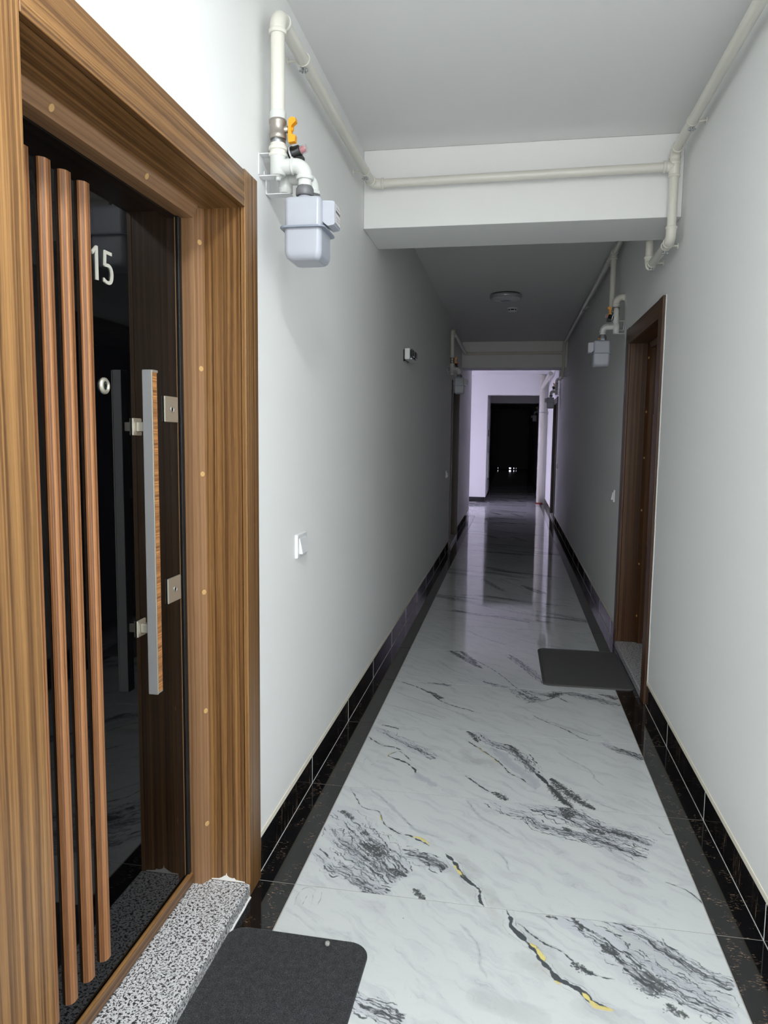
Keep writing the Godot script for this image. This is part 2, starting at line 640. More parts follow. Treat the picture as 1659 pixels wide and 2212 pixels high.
func make_materials() -> void:
	M.wall = mat(Color(0.965, 0.967, 0.964), 0.62, 0, 0.35)
	M.ceiling = mat(Color(0.955, 0.953, 0.953), 0.8, 0, 0.25)
	M.cream = mat(Color(0.96, 0.935, 0.875), 0.7, 0, 0.3)
	M.grout = mat(Color(0.66, 0.645, 0.62), 0.8)
	M.caulk = mat(Color(0.93, 0.93, 0.92), 0.6)
	M.pipe = mat(Color(0.89, 0.88, 0.84), 0.30)
	M.fitting = mat(Color(0.84, 0.85, 0.84), 0.28)
	M.meter = mat(Color(0.69, 0.705, 0.745), 0.32)
	M.meter_dark = mat(Color(0.55, 0.58, 0.64), 0.35)
	M.plastic = mat(Color(0.92, 0.925, 0.93), 0.35)
	M.dark_plastic = mat(Color(0.20, 0.205, 0.215), 0.45)
	M.black_plastic = mat(Color(0.05, 0.052, 0.058), 0.4)
	M.grey_nut = mat(Color(0.47, 0.47, 0.48), 0.5, 0.3)
	M.brass = mat(Color(0.66, 0.63, 0.60), 0.35, 0.8)
	M.steel = mat(Color(0.72, 0.72, 0.72), 0.32, 0.9)
	M.zinc = mat(Color(0.66, 0.67, 0.68), 0.4, 0.8)
	M.yellow = mat(Color(0.96, 0.64, 0.10), 0.4)
	M.red = mat(Color(0.70, 0.06, 0.13), 0.3)
	M.nickel = mat(Color(0.74, 0.72, 0.67), 0.42, 0.75)
	M.alu = mat(Color(0.63, 0.63, 0.635), 0.45, 0.5)
	M.number = mat(Color(0.77, 0.76, 0.72), 0.4, 0.2)
	M.glass_black = mat(Color(0.022, 0.022, 0.027), 0.03, 0, 0.28)
	M.leaf_black = mat(Color(0.03, 0.03, 0.036), 0.3)
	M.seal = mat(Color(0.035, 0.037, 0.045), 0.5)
	M.gold = mat(Color(0.62, 0.48, 0.34), 0.4, 0.6)
	M.cap = mat(Color(0.80, 0.65, 0.43), 0.5)
	M.lens = mat(Color(0.10, 0.13, 0.12), 0.08)
	M.clear = mat(Color(0.9, 0.9, 0.92, 0.25), 0.05)
	M.clear.transparency = BaseMaterial3D.TRANSPARENCY_ALPHA
	M.pane = mat(Color(0.9, 0.95, 1.0, 0.08), 0.02)
	M.pane.transparency = BaseMaterial3D.TRANSPARENCY_ALPHA
	M.frosted = mat(Color(0.9, 0.9, 0.9), 0.6)  # glowing panes of the added fill windows
	M.frosted.emission_enabled = true
	M.frosted.emission = Color(1.0, 0.985, 0.965)
	M.frosted.emission_energy_multiplier = 1.0
	M.diffuser = mat(Color(0.86, 0.86, 0.88), 0.4)
	M.rim = mat(Color(0.70, 0.71, 0.74), 0.3, 0.3)
	M.diffuser_on = mat(Color(0.9, 0.9, 0.9), 0.4)
	M.diffuser_on.emission_enabled = true
	M.diffuser_on.emission = Color(0.99, 1.0, 1.0)
	M.diffuser_on.emission_energy_multiplier = 3.0
	M.label_paper = mat(Color(0.84, 0.82, 0.82), 0.6)
	M.label_ink = mat(Color(0.40, 0.40, 0.43), 0.6)
	M.red_stain = mat(Color(0.55, 0.24, 0.20), 0.8)
	M.rubber = mat(Color(0.325, 0.32, 0.32), 0.75)
	M.rubber_edge = mat(Color(0.27, 0.265, 0.265), 0.65)
	M.lint = mat(Color(0.62, 0.61, 0.60), 0.9)
	var wood := wood_texture(3, Color(0.605, 0.450, 0.275), Color(0.335, 0.222, 0.120))
	M.wood = wood_mat(wood, Color(1, 1, 1), 0.30)
	var wood2 := wood_texture(8, Color(0.735, 0.52, 0.345), Color(0.36, 0.215, 0.115))
	M.slat = wood_mat(wood2, Color(1, 1, 1), 0.38)
	M.slat.uv1_scale = Vector3(5.0, 0.45, 1)
	M.wood_shaded = wood_mat(wood, Color(0.66, 0.60, 0.585), 0.35)  # same wood tinted darker: weaker light at the right door in its colour
	M.wood_far_shaded = wood_mat(wood, Color(0.44, 0.37, 0.36), 0.4)  # darker still: shade on the far doors put into the wood tint
	M.strip = wood_mat(wood_texture(14, Color(0.62, 0.475, 0.345), Color(0.47, 0.34, 0.235)), Color(1, 1, 1), 0.36)  # paler wood: brighter light on the splayed stop face put into its colour
	M.inlay = wood_mat(wood2, Color(1.12, 1.12, 1.05), 0.4)
	M.inlay.uv1_scale = Vector3(8.0, 8.0, 1)
	M.granite = mat(Color(1, 1, 1), 0.28)
	M.granite.albedo_texture = granite_texture()
	M.granite.uv1_scale = Vector3(2.9, 2.9, 1)
	M.felt = mat(Color(1, 1, 1), 0.95, 0, 0.2)
	M.felt.albedo_texture = felt_texture()
	M.felt.uv1_scale = Vector3(3.2, 3.2, 1)
	M.felt.rim_enabled = true
	M.felt.rim = 0.3
	M.stone = []
	for k in 3:
		var s := mat(Color(1, 1, 1), 0.06)
		s.albedo_texture = stone_texture(50 + k * 7)
		M.stone.append(s)
	M.tile = {}
	for r in range(-1, 5):
		M.tile[r] = tile_mat(marble(r + 20, VEINS[r]))
	for r in range(5, 8):
		M.tile[r] = tile_mat(marble(r + 20, random_veins(r)))

func tile_mat(t: ImageTexture) -> StandardMaterial3D:
	var m := mat(Color(1, 1, 1), 0.055, 0, 0.5)
	m.albedo_texture = t
	return m
const VEINS := {
	-1: [
		["h",40,22,[543,938,577,834,609,767,633,673,686,582]],
		["t",45,45,[554,710,591,658,616,611]],
		["t",30,30,[489,998,502,923,520,862]],
		["b",90,70,[649,994,724,904,795,760,861,644,969,520]],
		["b",60,60,[763,993,827,941,881,835,937,740,995,693]],
		["h",60,14,[778,956,837,820,912,663,969,581]],
		["d",26,80,[737,837,749,815,763,790]],
		["d",55,85,[816,696,824,651,829,600]],
		["b",60,75,[777,725,803,664,837,603]],
		["d",25,60,[846,549,861,518,876,499]],
		["d",14,70,[680,992,691,961,701,931]],
		["d",10,60,[621,987,643,981]],
		["d",22,75,[671,708,688,678,705,657]],
		["v",5,70,[549,927,604,812,647,766,676,703,710,658,751,645]],
		["v",15,95,[525,993,536,936,538,886,565,814,592,746,610,679,636,604,680,553,702,504,739,484]],
		["y",11,95,[577,795,590,768,605,721,609,696]],
		["y",13,95,[682,548,695,514,708,487,740,483]],
		["y",7,80,[628,595,639,576]],
		["g",3,45,[422,860,453,774,469,702,474,616,486,557]],
		["b",60,60,[203,357,258,326,332,275]],
		["h",50,14,[462,462,523,421,601,389]],
		["h",40,16,[662,483,718,454,764,435]],
		["s",2,40,[21,846,18,928,31,980,69,994]],
		["s",2,40,[40,858,40,894,42,924]],
		["s",2,30,[60,845,60,893,54,941]],
		["s",2,30,[76,867,78,916,73,966]],
		["s",4,90,[286,852,287,849]],
		["s",2,30,[336,404,338,402]],
	],
	0: [
		["s",4,90,[880,61,882,58]],
		["h",35,22,[322,353,382,243,431,118,465,8]],
		["v",14,95,[361,390,396,291,419,204,456,127,461,62,471,1]],
		["y",10,95,[386,298,405,241,416,209]],
		["t",40,40,[468,151,488,81,507,-4]],
		["t",45,35,[382,398,425,324,441,223]],
		["v",4,60,[24,988,57,870,90,772,140,738,156,680,181,590,223,535]],
		["v",7,70,[181,590,223,535,257,518,314,444]],
		["y",10,95,[258,517,281,510,299,483,313,460]],
		["y",5,60,[148,702,158,655]],
		["g",5,60,[88,990,120,936,171,816,234,659,266,586,335,541]],
		["b",110,75,[1,732,85,566,131,454,185,342,262,169]],
		["b",80,65,[16,541,55,426,104,345,174,225,241,96]],
		["b",70,65,[5,308,68,176,130,121,173,62,238,5]],
		["h",40,25,[49,470,103,355,153,138,231,11]],
		["d",22,70,[32,711,55,668,74,630]],
		["d",60,85,[155,385,174,349,182,309]],
		["d",26,85,[223,203,246,182,267,161]],
		["d",26,80,[294,366,321,330,343,277]],
		["d",18,70,[299,67,313,32,324,1]],
		["d",14,70,[116,513,134,490]],
		["b",70,65,[234,360,302,333,368,256]],
		["b",95,85,[560,1007,627,953,686,924,740,869,798,784,858,749,927,676]],
		["b",60,80,[471,987,526,890,579,859,617,764,673,726,747,697,828,628,897,540]],
		["d",48,85,[691,977,710,946,701,886]],
		["d",30,75,[760,776,782,766,796,743]],
		["d",26,75,[687,766,704,743]],
		["d",26,65,[822,770,858,749,889,716]],
		["g",5,75,[750,645,788,625,827,534,891,421]],
		["v",4,70,[926,353,962,323,986,265,1001,207]],
		["g",4,50,[398,973,441,807,475,747,511,689,546,622]],
		["g",3,55,[494,474,522,392,531,308]],
		["v",3,50,[961,876,973,808,997,806]],
	],
	1: [
		["s",2,35,[31,327,30,397,46,439,71,439]],
		["s",2,30,[56,302,68,341,77,397]],
		["v",7,80,[5,749,60,640,114,613,151,570]],
		["y",5,45,[115,547,104,506,105,452]],
		["v",4,60,[135,564,104,479,120,449,169,397]],
		["v",5,55,[135,564,159,518,191,423]],
		["v",12,70,[120,449,169,397,206,326,220,248]],
		["g",10,60,[219,264,238,207,263,170,293,104]],
		["d",10,55,[36,984,70,964,104,934]],
		["d",22,80,[369,991,392,929,412,809]],
		["d",24,90,[511,809,535,790,563,655,593,529,614,422]],
		["v",16,80,[614,422,635,352,668,215,689,110,716,12]],
		["d",30,90,[658,255,689,110,719,0]],
		["d",38,90,[668,349,697,240,722,164,753,79,789,1]],
		["b",50,75,[408,996,449,833,503,777,563,655,622,409]],
		["v",6,80,[366,839,401,757,453,630,497,509,532,375,569,311,597,232]],
		["y",6,50,[402,748,427,693,457,597,493,508]],
		["t",60,55,[363,668,401,489,455,527,490,440]],
		["g",16,65,[463,743,504,632,532,505,584,363,609,296,614,180]],
		["v",7,80,[381,287,424,196,455,120,480,87]],
		["d",26,90,[478,97,501,67,522,13]],
		["g",3,45,[703,762,735,668,774,597]],
		["g",3,40,[774,597,803,510,812,403,832,320]],
		["g",4,45,[783,131,819,64,878,8]],
		["b",50,50,[870,994,911,896,954,839,1008,754]],
		["b",60,35,[10,919,125,734,272,489]],
	],
	2: [
		["v",7,85,[2,992,75,909,144,807,196,684,239,563,286,487,341,434,415,356]],
		["b",45,65,[3,1227,49,1150,125,1041,195,979,266,941]],
		["b",30,75,[139,827,194,724,243,623]],
		["g",3,50,[7,753,64,652,158,531,309,350,399,180]],
		["g",3,40,[8,415,120,312,266,161]],
		["b",70,90,[574,1020,629,915,701,903,740,980,805,964,854,922,914,847,995,764]],
		["b",60,70,[890,1060,941,997,991,897]],
		["d",45,85,[703,843,727,903,750,953]],
		["v",6,80,[590,643,637,719,680,755,729,853,752,803,778,745]],
		["b",90,70,[536,1005,584,857,626,734,670,771]],
		["v",5,70,[622,419,660,314,731,194,803,22,861,-29]],
		["g",4,60,[686,307,748,217,837,95,879,119]],
		["t",26,60,[638,356,657,338,677,320]],
	],
	3: [
		["b",60,80,[0,1233,74,1169,148,1090,218,1029,264,1017,295,1135,373,1291]],
		["v",9,85,[11,1286,73,1199,147,1105,218,1043,263,1032]],
		["d",34,90,[216,983,271,832,328,664,390,494]],
		["d",28,80,[269,1004,314,822,363,625]],
		["g",3,50,[171,654,246,399,333,239]],
		["b",60,60,[424,1254,571,757,695,136]],
		["b",50,65,[398,142,506,2,628,-124]],
		["v",5,60,[311,833,459,428,568,-33]],
	],
	4: [
		["b",60,80,[-11,1206,93,1129,174,1045,251,1039,352,1238]],
		["v",8,80,[-1,1292,93,1129,174,1045,251,1039]],
		["b",110,65,[236,1005,365,1215,502,1194,601,984]],
		["v",9,70,[755,1432,865,1118,993,978]],
		["v",4,50,[275,824,379,541,566,226]],
		["g",4,50,[567,574,688,408,805,324]],
	],
}

# ---------------------------------------------------------------- shell
func wall_with_holes(st: SurfaceTool, x0: float, x1: float, zs: float, ze: float, holes: Array) -> void:
	var z := zs
	for h in holes:
		box(st, Vector3(x0, -0.2, z), Vector3(x1, HC + 0.1, h[0]))
		box(st, Vector3(x0, h[2], h[0]), Vector3(x1, HC + 0.1, h[1]))
		z = h[1]
	box(st, Vector3(x0, -0.2, z), Vector3(x1, HC + 0.1, ze))

func shell() -> void:
	var st := mb()
	wall_with_holes(st, WL, WL - 0.30, 5.6, -13.10, [[-0.985, -1.955, 1.992], [-8.945, -10.005, 1.992]])
	struct("wall_left", st, M.wall, "smooth white wall on the left with the entrance door, gas meter and light switch", "wall")
	st = mb()
	box(st, Vector3(WR, -0.2, 3.00), Vector3(WR + 0.30, 0.70, 0.90))
	box(st, Vector3(WR + 0.2, 0.6, 3.00), Vector3(WR + 0.30, 2.5, 0.90))
	wall_with_holes(st, WR, WR + 0.30, 5.6, -33.6, [[3.00, 0.90, 2.45], [-3.875, -4.900, 1.992], [-12.37, -13.40, 1.992]])
	struct("wall_right", st, M.wall, "smooth white wall along the right side of the corridor", "wall")
	st = mb()
	box(st, Vector3(-1.05, -0.2, 5.50), Vector3(-0.66, HC + 0.1, 5.70))
	box(st, Vector3(0.64, -0.2, 5.50), Vector3(1.05, HC + 0.1, 5.70))
	box(st, Vector3(-0.66, 2.45, 5.50), Vector3(0.64, HC + 0.1, 5.70))
	box(st, Vector3(-0.66, -0.2, 5.50), Vector3(0.64, 0.10, 5.70))
	box(st, Vector3(-0.66, 0.0, 5.62), Vector3(0.64, 2.5, 5.70))
	struct("wall_back", st, M.wall, "white end wall of the corridor behind the viewer, around the added glazing", "wall")
	struct("ceiling", one_box(Vector3(-3.7, HC, 5.8), Vector3(1.1, HC + 0.2, -33.8)), M.ceiling, "plain pale grey ceiling over the whole corridor", "ceiling")
	struct("trim_1", one_box(Vector3(WL, 2.354, -3.559), Vector3(WR, HC, -3.945), 0.003), M.wall, "nearest white ceiling beam, crossed by a gas pipe", "ceiling beam")
	struct("trim_2", one_box(Vector3(WL, 2.354, -10.52), Vector3(WR, HC, -10.93), 0.003), M.wall, "shaded ceiling beam in front of the bright stair lobby", "ceiling beam")
	# lobby
	struct("wall_lobby", one_box(Vector3(-3.5, -0.2, -13.10), Vector3(WL - 0.30, HC + 0.1, -12.85)), M.wall, "white lobby wall running left from the corridor's corner", "wall")
	st = mb()
	box(st, Vector3(-3.5, -0.2, -15.85), Vector3(-0.548, HC + 0.1, -16.10))
	box(st, Vector3(-0.548, 2.292, -15.85), Vector3(0.543, HC + 0.1, -16.10))
	box(st, Vector3(0.543, -0.2, -15.85), Vector3(WR, HC + 0.1, -16.10))
	struct("wall_far", st, M.wall, "bright lilac-white far wall around the dark opening", "wall")
	st = mb()
	box(st, Vector3(-3.5, -0.2, -12.85), Vector3(-3.3, 0.25, -16.1))
	box(st, Vector3(-3.5, 2.45, -12.85), Vector3(-3.3, HC + 0.1, -16.1))
	box(st, Vector3(-3.5, 0.25, -12.85), Vector3(-3.3, 2.45, -13.3))
	box(st, Vector3(-3.5, 0.25, -15.65), Vector3(-3.3, 2.45, -16.1))
	struct("wall_window", st, M.wall, "lobby wall with the stair window, left of the corridor's far end", "wall")
	var w := thing("window_1", "tall stair window lighting the lobby from the left", "window", Vector3.ZERO, "", "structure")
	st = mb()
	for z in [-13.3, -14.475, -15.60]:
		box(st, Vector3(-3.42, 0.25, z), Vector3(-3.36, 2.45, z - 0.05), 0.004)
	for y in [0.25, 2.40]:
		box(st, Vector3(-3.42, y, -13.35), Vector3(-3.36, y + 0.05, -15.60), 0.004)
	obj("window_frame", st, M.plastic, w)
	obj("pane", one_box(Vector3(-3.395, 0.30, -13.35), Vector3(-3.387, 2.40, -14.475)), M.pane, w)
	obj("pane", one_box(Vector3(-3.395, 0.30, -14.525), Vector3(-3.387, 2.40, -15.60)), M.pane, w)
	# dark corridor beyond
	st = mb()
	box(st, Vector3(-0.80, -0.2, -16.10), Vector3(-0.548, HC + 0.1, -18.3))
	box(st, Vector3(-1.20, -0.2, -18.1), Vector3(-0.95, HC + 0.1, -33.6))
	box(st, Vector3(-1.0, -0.2, -16.1), Vector3(-0.75, HC + 0.1, -18.3))
	struct("wall_dark", st, M.wall, "unlit left wall of the dark corridor beyond the opening", "wall")
	struct("trim_3", one_box(Vector3(-0.95, 2.30, -19.6), Vector3(WR, HC, -20.0), 0.003), M.wall, "beam barely seen in the dark corridor beyond the opening", "ceiling beam")
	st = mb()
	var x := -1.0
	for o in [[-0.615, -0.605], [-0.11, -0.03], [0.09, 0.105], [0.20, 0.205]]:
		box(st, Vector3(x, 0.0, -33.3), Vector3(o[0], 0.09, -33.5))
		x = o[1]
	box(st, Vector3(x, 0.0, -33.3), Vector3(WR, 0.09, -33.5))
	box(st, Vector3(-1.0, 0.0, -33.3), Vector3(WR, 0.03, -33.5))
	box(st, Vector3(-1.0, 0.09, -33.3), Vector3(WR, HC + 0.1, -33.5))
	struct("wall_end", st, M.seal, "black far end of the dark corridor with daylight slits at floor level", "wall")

func floor_tiles() -> void:
	var fl := struct("floor", one_box(Vector3(-3.5, -0.2, 5.8), Vector3(1.05, -0.0015, -33.9)), M.grout, "polished corridor floor of white marble-print tiles with black border tiles", "floor")
		# u from left to right, v from the near edge to the far one
	var unit := func(w: float) -> ArrayMesh:
		var st := mb()
		var g := 0.0011 if w > 1.0 else 0.0016
		box(st, Vector3(-w / 2 + g, -0.0015, TD / 2 - g), Vector3(w / 2 - g, 0, -TD / 2 + g), 0.0006)
		var m := st.commit()
		var ar := m.surface_get_arrays(0)
		var vs: PackedVector3Array = ar[Mesh.ARRAY_VERTEX]
		var uv := PackedVector2Array()
		for v in vs:
			uv.append(Vector2(v.x / w + 0.5, 0.5 - v.z / TD))
		ar[Mesh.ARRAY_TEX_UV] = uv
		var out := ArrayMesh.new()
		out.add_surface_from_arrays(Mesh.PRIMITIVE_TRIANGLES, ar)
		return out
	var wm: ArrayMesh = unit.call(WXR - WXL)
	var bl: ArrayMesh = unit.call(WXL - XL)
	var br: ArrayMesh = unit.call(XR - WXR)
	rng.seed = 99
	for r in range(-12, 49):
		var z := Z0 - TD * (r + 0.5)
		var k := r
		var flip := false
		if r < -1:
			k = 5 + posmod(r, 3)
		elif r > 4:
			k = [5, 6, 3, 7, 4][posmod(r, 5)]
			flip = rng.randf() < 0.5
		var t := obj("tile", wm, M.tile[k], fl)
		t.position = Vector3((WXL + WXR) / 2, 0, z)
		if flip: t.rotation.y = PI
		for s in 2:
			var open_side := s == 0 and z < -13.1 and z > -15.9  # white in place of black border: bright grazing reflection put into the tile colour
			var b := obj("tile", bl if s == 0 else br, M.tile[5] if open_side else M.stone[posmod(r * 2 + s * 5 + r / 3, 3)], fl)
			b.position = Vector3((XL + WXL) / 2 if s == 0 else (XR + WXR) / 2, 0, z)
			if (r + s) % 2 == 0: b.rotation.y = PI
	for c in 2:
		for r in 4:
			var t := obj("tile", wm, M.tile[5 + (r + c) % 3], fl)
			t.position = Vector3(XL - (WXR - WXL) * (c + 0.5), 0, Z0 - TD * (r + 17.5 + 0.5) + 0.14)

func skirting_run(called: String, side: int, runs: Array, label: String) -> void:
	var b := thing(called, label, "baseboard", Vector3.ZERO, "", "structure")
	var xw := WL if side < 0 else WR
	var xs := XL if side < 0 else XR
	var n := 0
	var gl := mb()
	for run in runs:
		var z: float = run[0]
		while z > run[1] + 0.01:
			var k := floorf((Z0 - z) / TD + 0.001) + 1.0
			var ze := maxf(Z0 - TD * k, run[1])
			obj("tile", one_box(Vector3(xw, 0.0, z - 0.0013), Vector3(xs, 0.107, ze + 0.0013), 0.001, 2, Vector2(n * 0.37, n * 0.21)), M.stone[n % 3], b)
			if ze > run[1] + 0.01:
				box(gl, Vector3(xw, 0.001, ze + 0.0014), Vector3(xs - side * 0.0006, 0.1065, ze - 0.0014))
			z = ze
			n += 1
		var x2: float = xw - side * 0.0035
		obj("plaster_strip", one_box(Vector3(xw, 0.1072, run[0]), Vector3(x2, 0.127, run[1]), 0.0015), M.cream, b, "unpainted cream plaster strip")
		box(gl, Vector3(xw, 0.0002, run[0]), Vector3(xs - side * 0.0010, 0.0009, run[1]))
	obj("grout_line", gl, M.caulk, b)

func skirtings() -> void:
	skirting_run("baseboard_left", -1, [[5.5, -0.882], [-2.022, -8.878], [-10.072, -13.1]], "black polished skirting tiles along the left wall")
	skirting_run("baseboard_right", 1, [[5.5, -3.822], [-4.967, -12.303], [-13.467, -15.85]], "black polished skirting tiles along the right wall")
	var b := thing("baseboard_far", "short black skirting under the bright far wall, left of the dark opening", "baseboard", Vector3.ZERO, "", "structure")
	obj("tile", one_box(Vector3(-0.549, 0, -15.85), Vector3(-1.187, 0.105, -15.840), 0.001), M.stone[0], b)
	obj("tile", one_box(Vector3(-1.189, 0, -15.85), Vector3(-1.827, 0.105, -15.840), 0.001), M.stone[1], b)
	obj("tile", one_box(Vector3(-0.548, 0, -15.86), Vector3(-0.541, 0.105, -18.3), 0.001), M.stone[2], b)

# ---------------------------------------------------------------- doors
func prism(st: SurfaceTool, poly: Array, a: Vector3, ex: Vector3, ey: Vector3, ez: Vector3, length: float) -> void:
	# polygon in the plane (ex, ey) pushed along ez
	var P := poly.map(func(q): return a + ex * q.x + ey * q.y)
	var n := P.size()
	var area := 0.0
	for i in n:
		area += poly[i].cross(poly[(i + 1) % n])
	var sgn := signf(area)
	var run := 0.0
	for i in n:
		var j := (i + 1) % n
		var e: Vector2 = (poly[j] - poly[i])
		var n2 := Vector2(e.y, -e.x).normalized() * sgn
		var nn := ex * n2.x + ey * n2.y
		var l := e.length()
		var off := a.dot(ez)
		quad(st, [P[i], P[j], P[j] + ez * length, P[i] + ez * length], [nn, nn, nn, nn], [Vector2(run, off), Vector2(run + l, off), Vector2(run + l, off + length), Vector2(run, off + length)])
		run += l
	var idx := Geometry2D.triangulate_polygon(PackedVector2Array(poly))
	for k in idx.size() / 3:
		var q := [idx[3 * k], idx[3 * k + 1], idx[3 * k + 2]]
		tri(st, P[q[0]], P[q[1]], P[q[2]], -ez, -ez, -ez, poly[q[0]], poly[q[1]], poly[q[2]])
		tri(st, P[q[0]] + ez * length, P[q[1]] + ez * length, P[q[2]] + ez * length, ez, ez, ez, poly[q[0]], poly[q[1]], poly[q[2]])

func door(no: int, side: int, zn: float, zf: float, full: bool, label: String) -> void:
	var D := thing("door_%d" % no, label, "door", Vector3.ZERO, "", "structure")
	used.erase("door_%d" % no)
	var X := func(d: float) -> float: return WL - d if side < 0 else WR + d
	var wood: Material = M.wood if no == 1 else (M.wood_shaded if no == 2 else M.wood_far_shaded)
	var strip: Material = M.strip if no == 1 else wood
	var dim := func(d0: float, d1: float, y0: float, y1: float, z0: float, z1: float, bev := 0.0, grain := 1, o := 0.0) -> SurfaceTool:
		return one_box(Vector3(X.call(d0), y0, z0), Vector3(X.call(d1), y1, z1), bev, grain, Vector2(o, 0.02))
	var o := no * 0.173
	# casing
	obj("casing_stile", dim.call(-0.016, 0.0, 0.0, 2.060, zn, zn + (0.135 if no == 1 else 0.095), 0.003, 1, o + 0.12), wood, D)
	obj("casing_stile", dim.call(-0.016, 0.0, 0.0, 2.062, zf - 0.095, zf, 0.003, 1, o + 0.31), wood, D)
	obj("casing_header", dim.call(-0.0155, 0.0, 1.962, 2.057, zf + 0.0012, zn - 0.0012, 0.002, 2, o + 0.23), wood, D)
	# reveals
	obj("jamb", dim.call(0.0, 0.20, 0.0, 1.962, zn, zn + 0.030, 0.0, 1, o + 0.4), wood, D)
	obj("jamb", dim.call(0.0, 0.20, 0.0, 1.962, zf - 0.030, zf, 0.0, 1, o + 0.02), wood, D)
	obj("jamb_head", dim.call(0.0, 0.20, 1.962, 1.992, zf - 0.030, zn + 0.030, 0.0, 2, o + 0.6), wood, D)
	var out := Vector3(-side, 0, 0)
	# stops with a splayed face that carries the screw caps
	var sp := [Vector2(0.105, 0), Vector2(0.120, 0.030), Vector2(0.200, 0.030), Vector2(0.200, 0)]
	for e in 2:
		var st := mb()
		prism(st, sp, Vector3(X.call(0), 0.042, zf if e == 0 else zn), -out, Vector3(0, 0, 1 if e == 0 else -1), Vector3(0, 1, 0), 1.92)
		obj("door_stop", st, strip, D)
	var hs := mb()
	prism(hs, sp, Vector3(X.call(0), 1.962, zf + 0.030), -out, Vector3(0, -1, 0), Vector3(0, 0, 1), zn - zf - 0.060)
	obj("door_stop", hs, strip, D)
	var cap_mesh := mb()
	turned(cap_mesh, [[0, 0.0074], [0.0010, 0.0072], [0.0015, 0.0060]], Vector3.ZERO, Vector3.UP, 4)
	var cm := cap_mesh.commit()
	for y in [1.872, 1.535, 1.245, 0.910, 0.562, 0.220]:
		for e in [1, -1]:
			var c := obj("screw_cap", cm, M.cap, D)
			c.transform = axis_xf(Vector3(X.call(0.111), y, zf + 0.012 if e > 0 else zn - 0.012), out * 0.894 + Vector3(0, 0, e * 0.447))
	for z in [zn - 0.26, zn - 0.615]:
		var c := obj("screw_cap", cm, M.cap, D)
		c.transform = axis_xf(Vector3(X.call(0.1125), 1.947, z), out * 0.894 + Vector3(0, -0.447, 0))
	# threshold of speckled granite
	obj("threshold", dim.call(-0.0165, 0.20, 0.0, 0.042, zf, zn, 0.004, 2, o), M.granite, D, "speckled black and white granite threshold")
	# leaf
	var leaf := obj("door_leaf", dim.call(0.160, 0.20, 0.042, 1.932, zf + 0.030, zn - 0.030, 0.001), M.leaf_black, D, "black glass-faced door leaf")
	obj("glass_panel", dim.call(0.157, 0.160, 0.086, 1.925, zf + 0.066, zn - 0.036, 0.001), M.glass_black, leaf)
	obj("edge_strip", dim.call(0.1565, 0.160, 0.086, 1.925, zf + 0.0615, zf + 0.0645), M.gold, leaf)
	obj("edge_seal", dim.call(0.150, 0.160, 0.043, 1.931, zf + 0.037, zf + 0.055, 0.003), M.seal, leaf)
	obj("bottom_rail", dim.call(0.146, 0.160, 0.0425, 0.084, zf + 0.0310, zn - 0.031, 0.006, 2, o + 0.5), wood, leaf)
	# thin batten, its near edge rounded off
	var prof := [Vector2(0, 0), Vector2(-0.0005, 0.004), Vector2(-0.002, 0.0075), Vector2(-0.005, 0.0105), Vector2(-0.009, 0.0128), Vector2(-0.013, 0.0135), Vector2(-0.023, 0.0135), Vector2(-0.0255, 0.0125), Vector2(-0.0265, 0.0105), Vector2(-0.0265, 0)]
	for k in 5:
		var st := mb()
		prism(st, prof, Vector3(X.call(0.157), 0.150, zn - 0.144 - 0.065 * k), Vector3(0, 0, 1), out, Vector3(0, 1, 0), 1.720)
		obj("slat", st, M.slat, leaf)
	# pull bar
	var zb := zf + 0.290
	var bar := obj("pull_bar", dim.call(0.1065, 0.131, 0.713, 1.506, zb - 0.015, zb + 0.015, 0.002), M.alu, D, "brushed grey pull bar with a wooden inlay")
	obj("inlay", dim.call(0.1055, 0.107, 0.719, 1.500, zb - 0.0115, zb + 0.0105, 0.0004, 2), M.inlay, bar)
	var edge := mb()
	box(edge, Vector3(X.call(0.1045), 0.714, zb + 0.0105), Vector3(X.call(0.108), 1.505, zb + 0.0155), 0.0012)
	box(edge, Vector3(X.call(0.1045), 1.500, zb - 0.0155), Vector3(X.call(0.108), 1.506, zb + 0.0105), 0.0008)
	obj("edge_profile", edge, M.nickel, bar)
	for y in [1.371, 0.877]:
		obj("bar_post", dim.call(0.1315, 0.1515, y - 0.0115, y + 0.0115, zb - 0.010, zb + 0.009, 0.002), M.nickel, bar)
		obj("post_plate", dim.call(0.1515, 0.157, y - 0.021, y + 0.021, zb - 0.021, zb + 0.021, 0.002), M.nickel, bar)
	# locks
	for y in [1.420, 0.937]:
		var pl := obj("lock_plate", dim.call(0.1515, 0.157, y - 0.034, y + 0.034, zf + 0.071, zf + 0.147, 0.002), M.nickel, D)
		var st := mb()
		turned(st, [[0, 0.0085], [0.0012, 0.0085], [0.0018, 0.0075], [0.0004, 0.0062]], Vector3(X.call(0.1515), y, zf + 0.107), out, 4)
		obj("lock_cylinder", st, M.steel, pl)
		st = mb()
		cyl(st, Vector3(X.call(0.1515), y, zf + 0.107), Vector3(X.call(0.1505), y, zf + 0.107), 0.0045, 0, 4)
		obj("keyhole", st, M.black_plastic, pl)
	if not full:
		return
	var ph := mb()
	turned(ph, [[0, 0.0185], [0.004, 0.0180], [0.0065, 0.0150], [0.0070, 0.0120], [0.0062, 0.0105], [0.002, 0.0098]], Vector3(X.call(0.157), 1.459, -1.500), out, 6)
	var peep := obj("peephole", ph, M.nickel, D)
	ph = mb()
	turned(ph, [[0.002, 0.0096], [0.0045, 0.0075], [0.0055, 0.004]], Vector3(X.call(0.157), 1.459, -1.500), out, 5)
	obj("lens", ph, M.lens, peep)
	var tm := TextMesh.new()
	var f := SystemFont.new()
	f.font_names = PackedStringArray(["Droid Sans"])
	tm.font = f
	tm.text = "15"
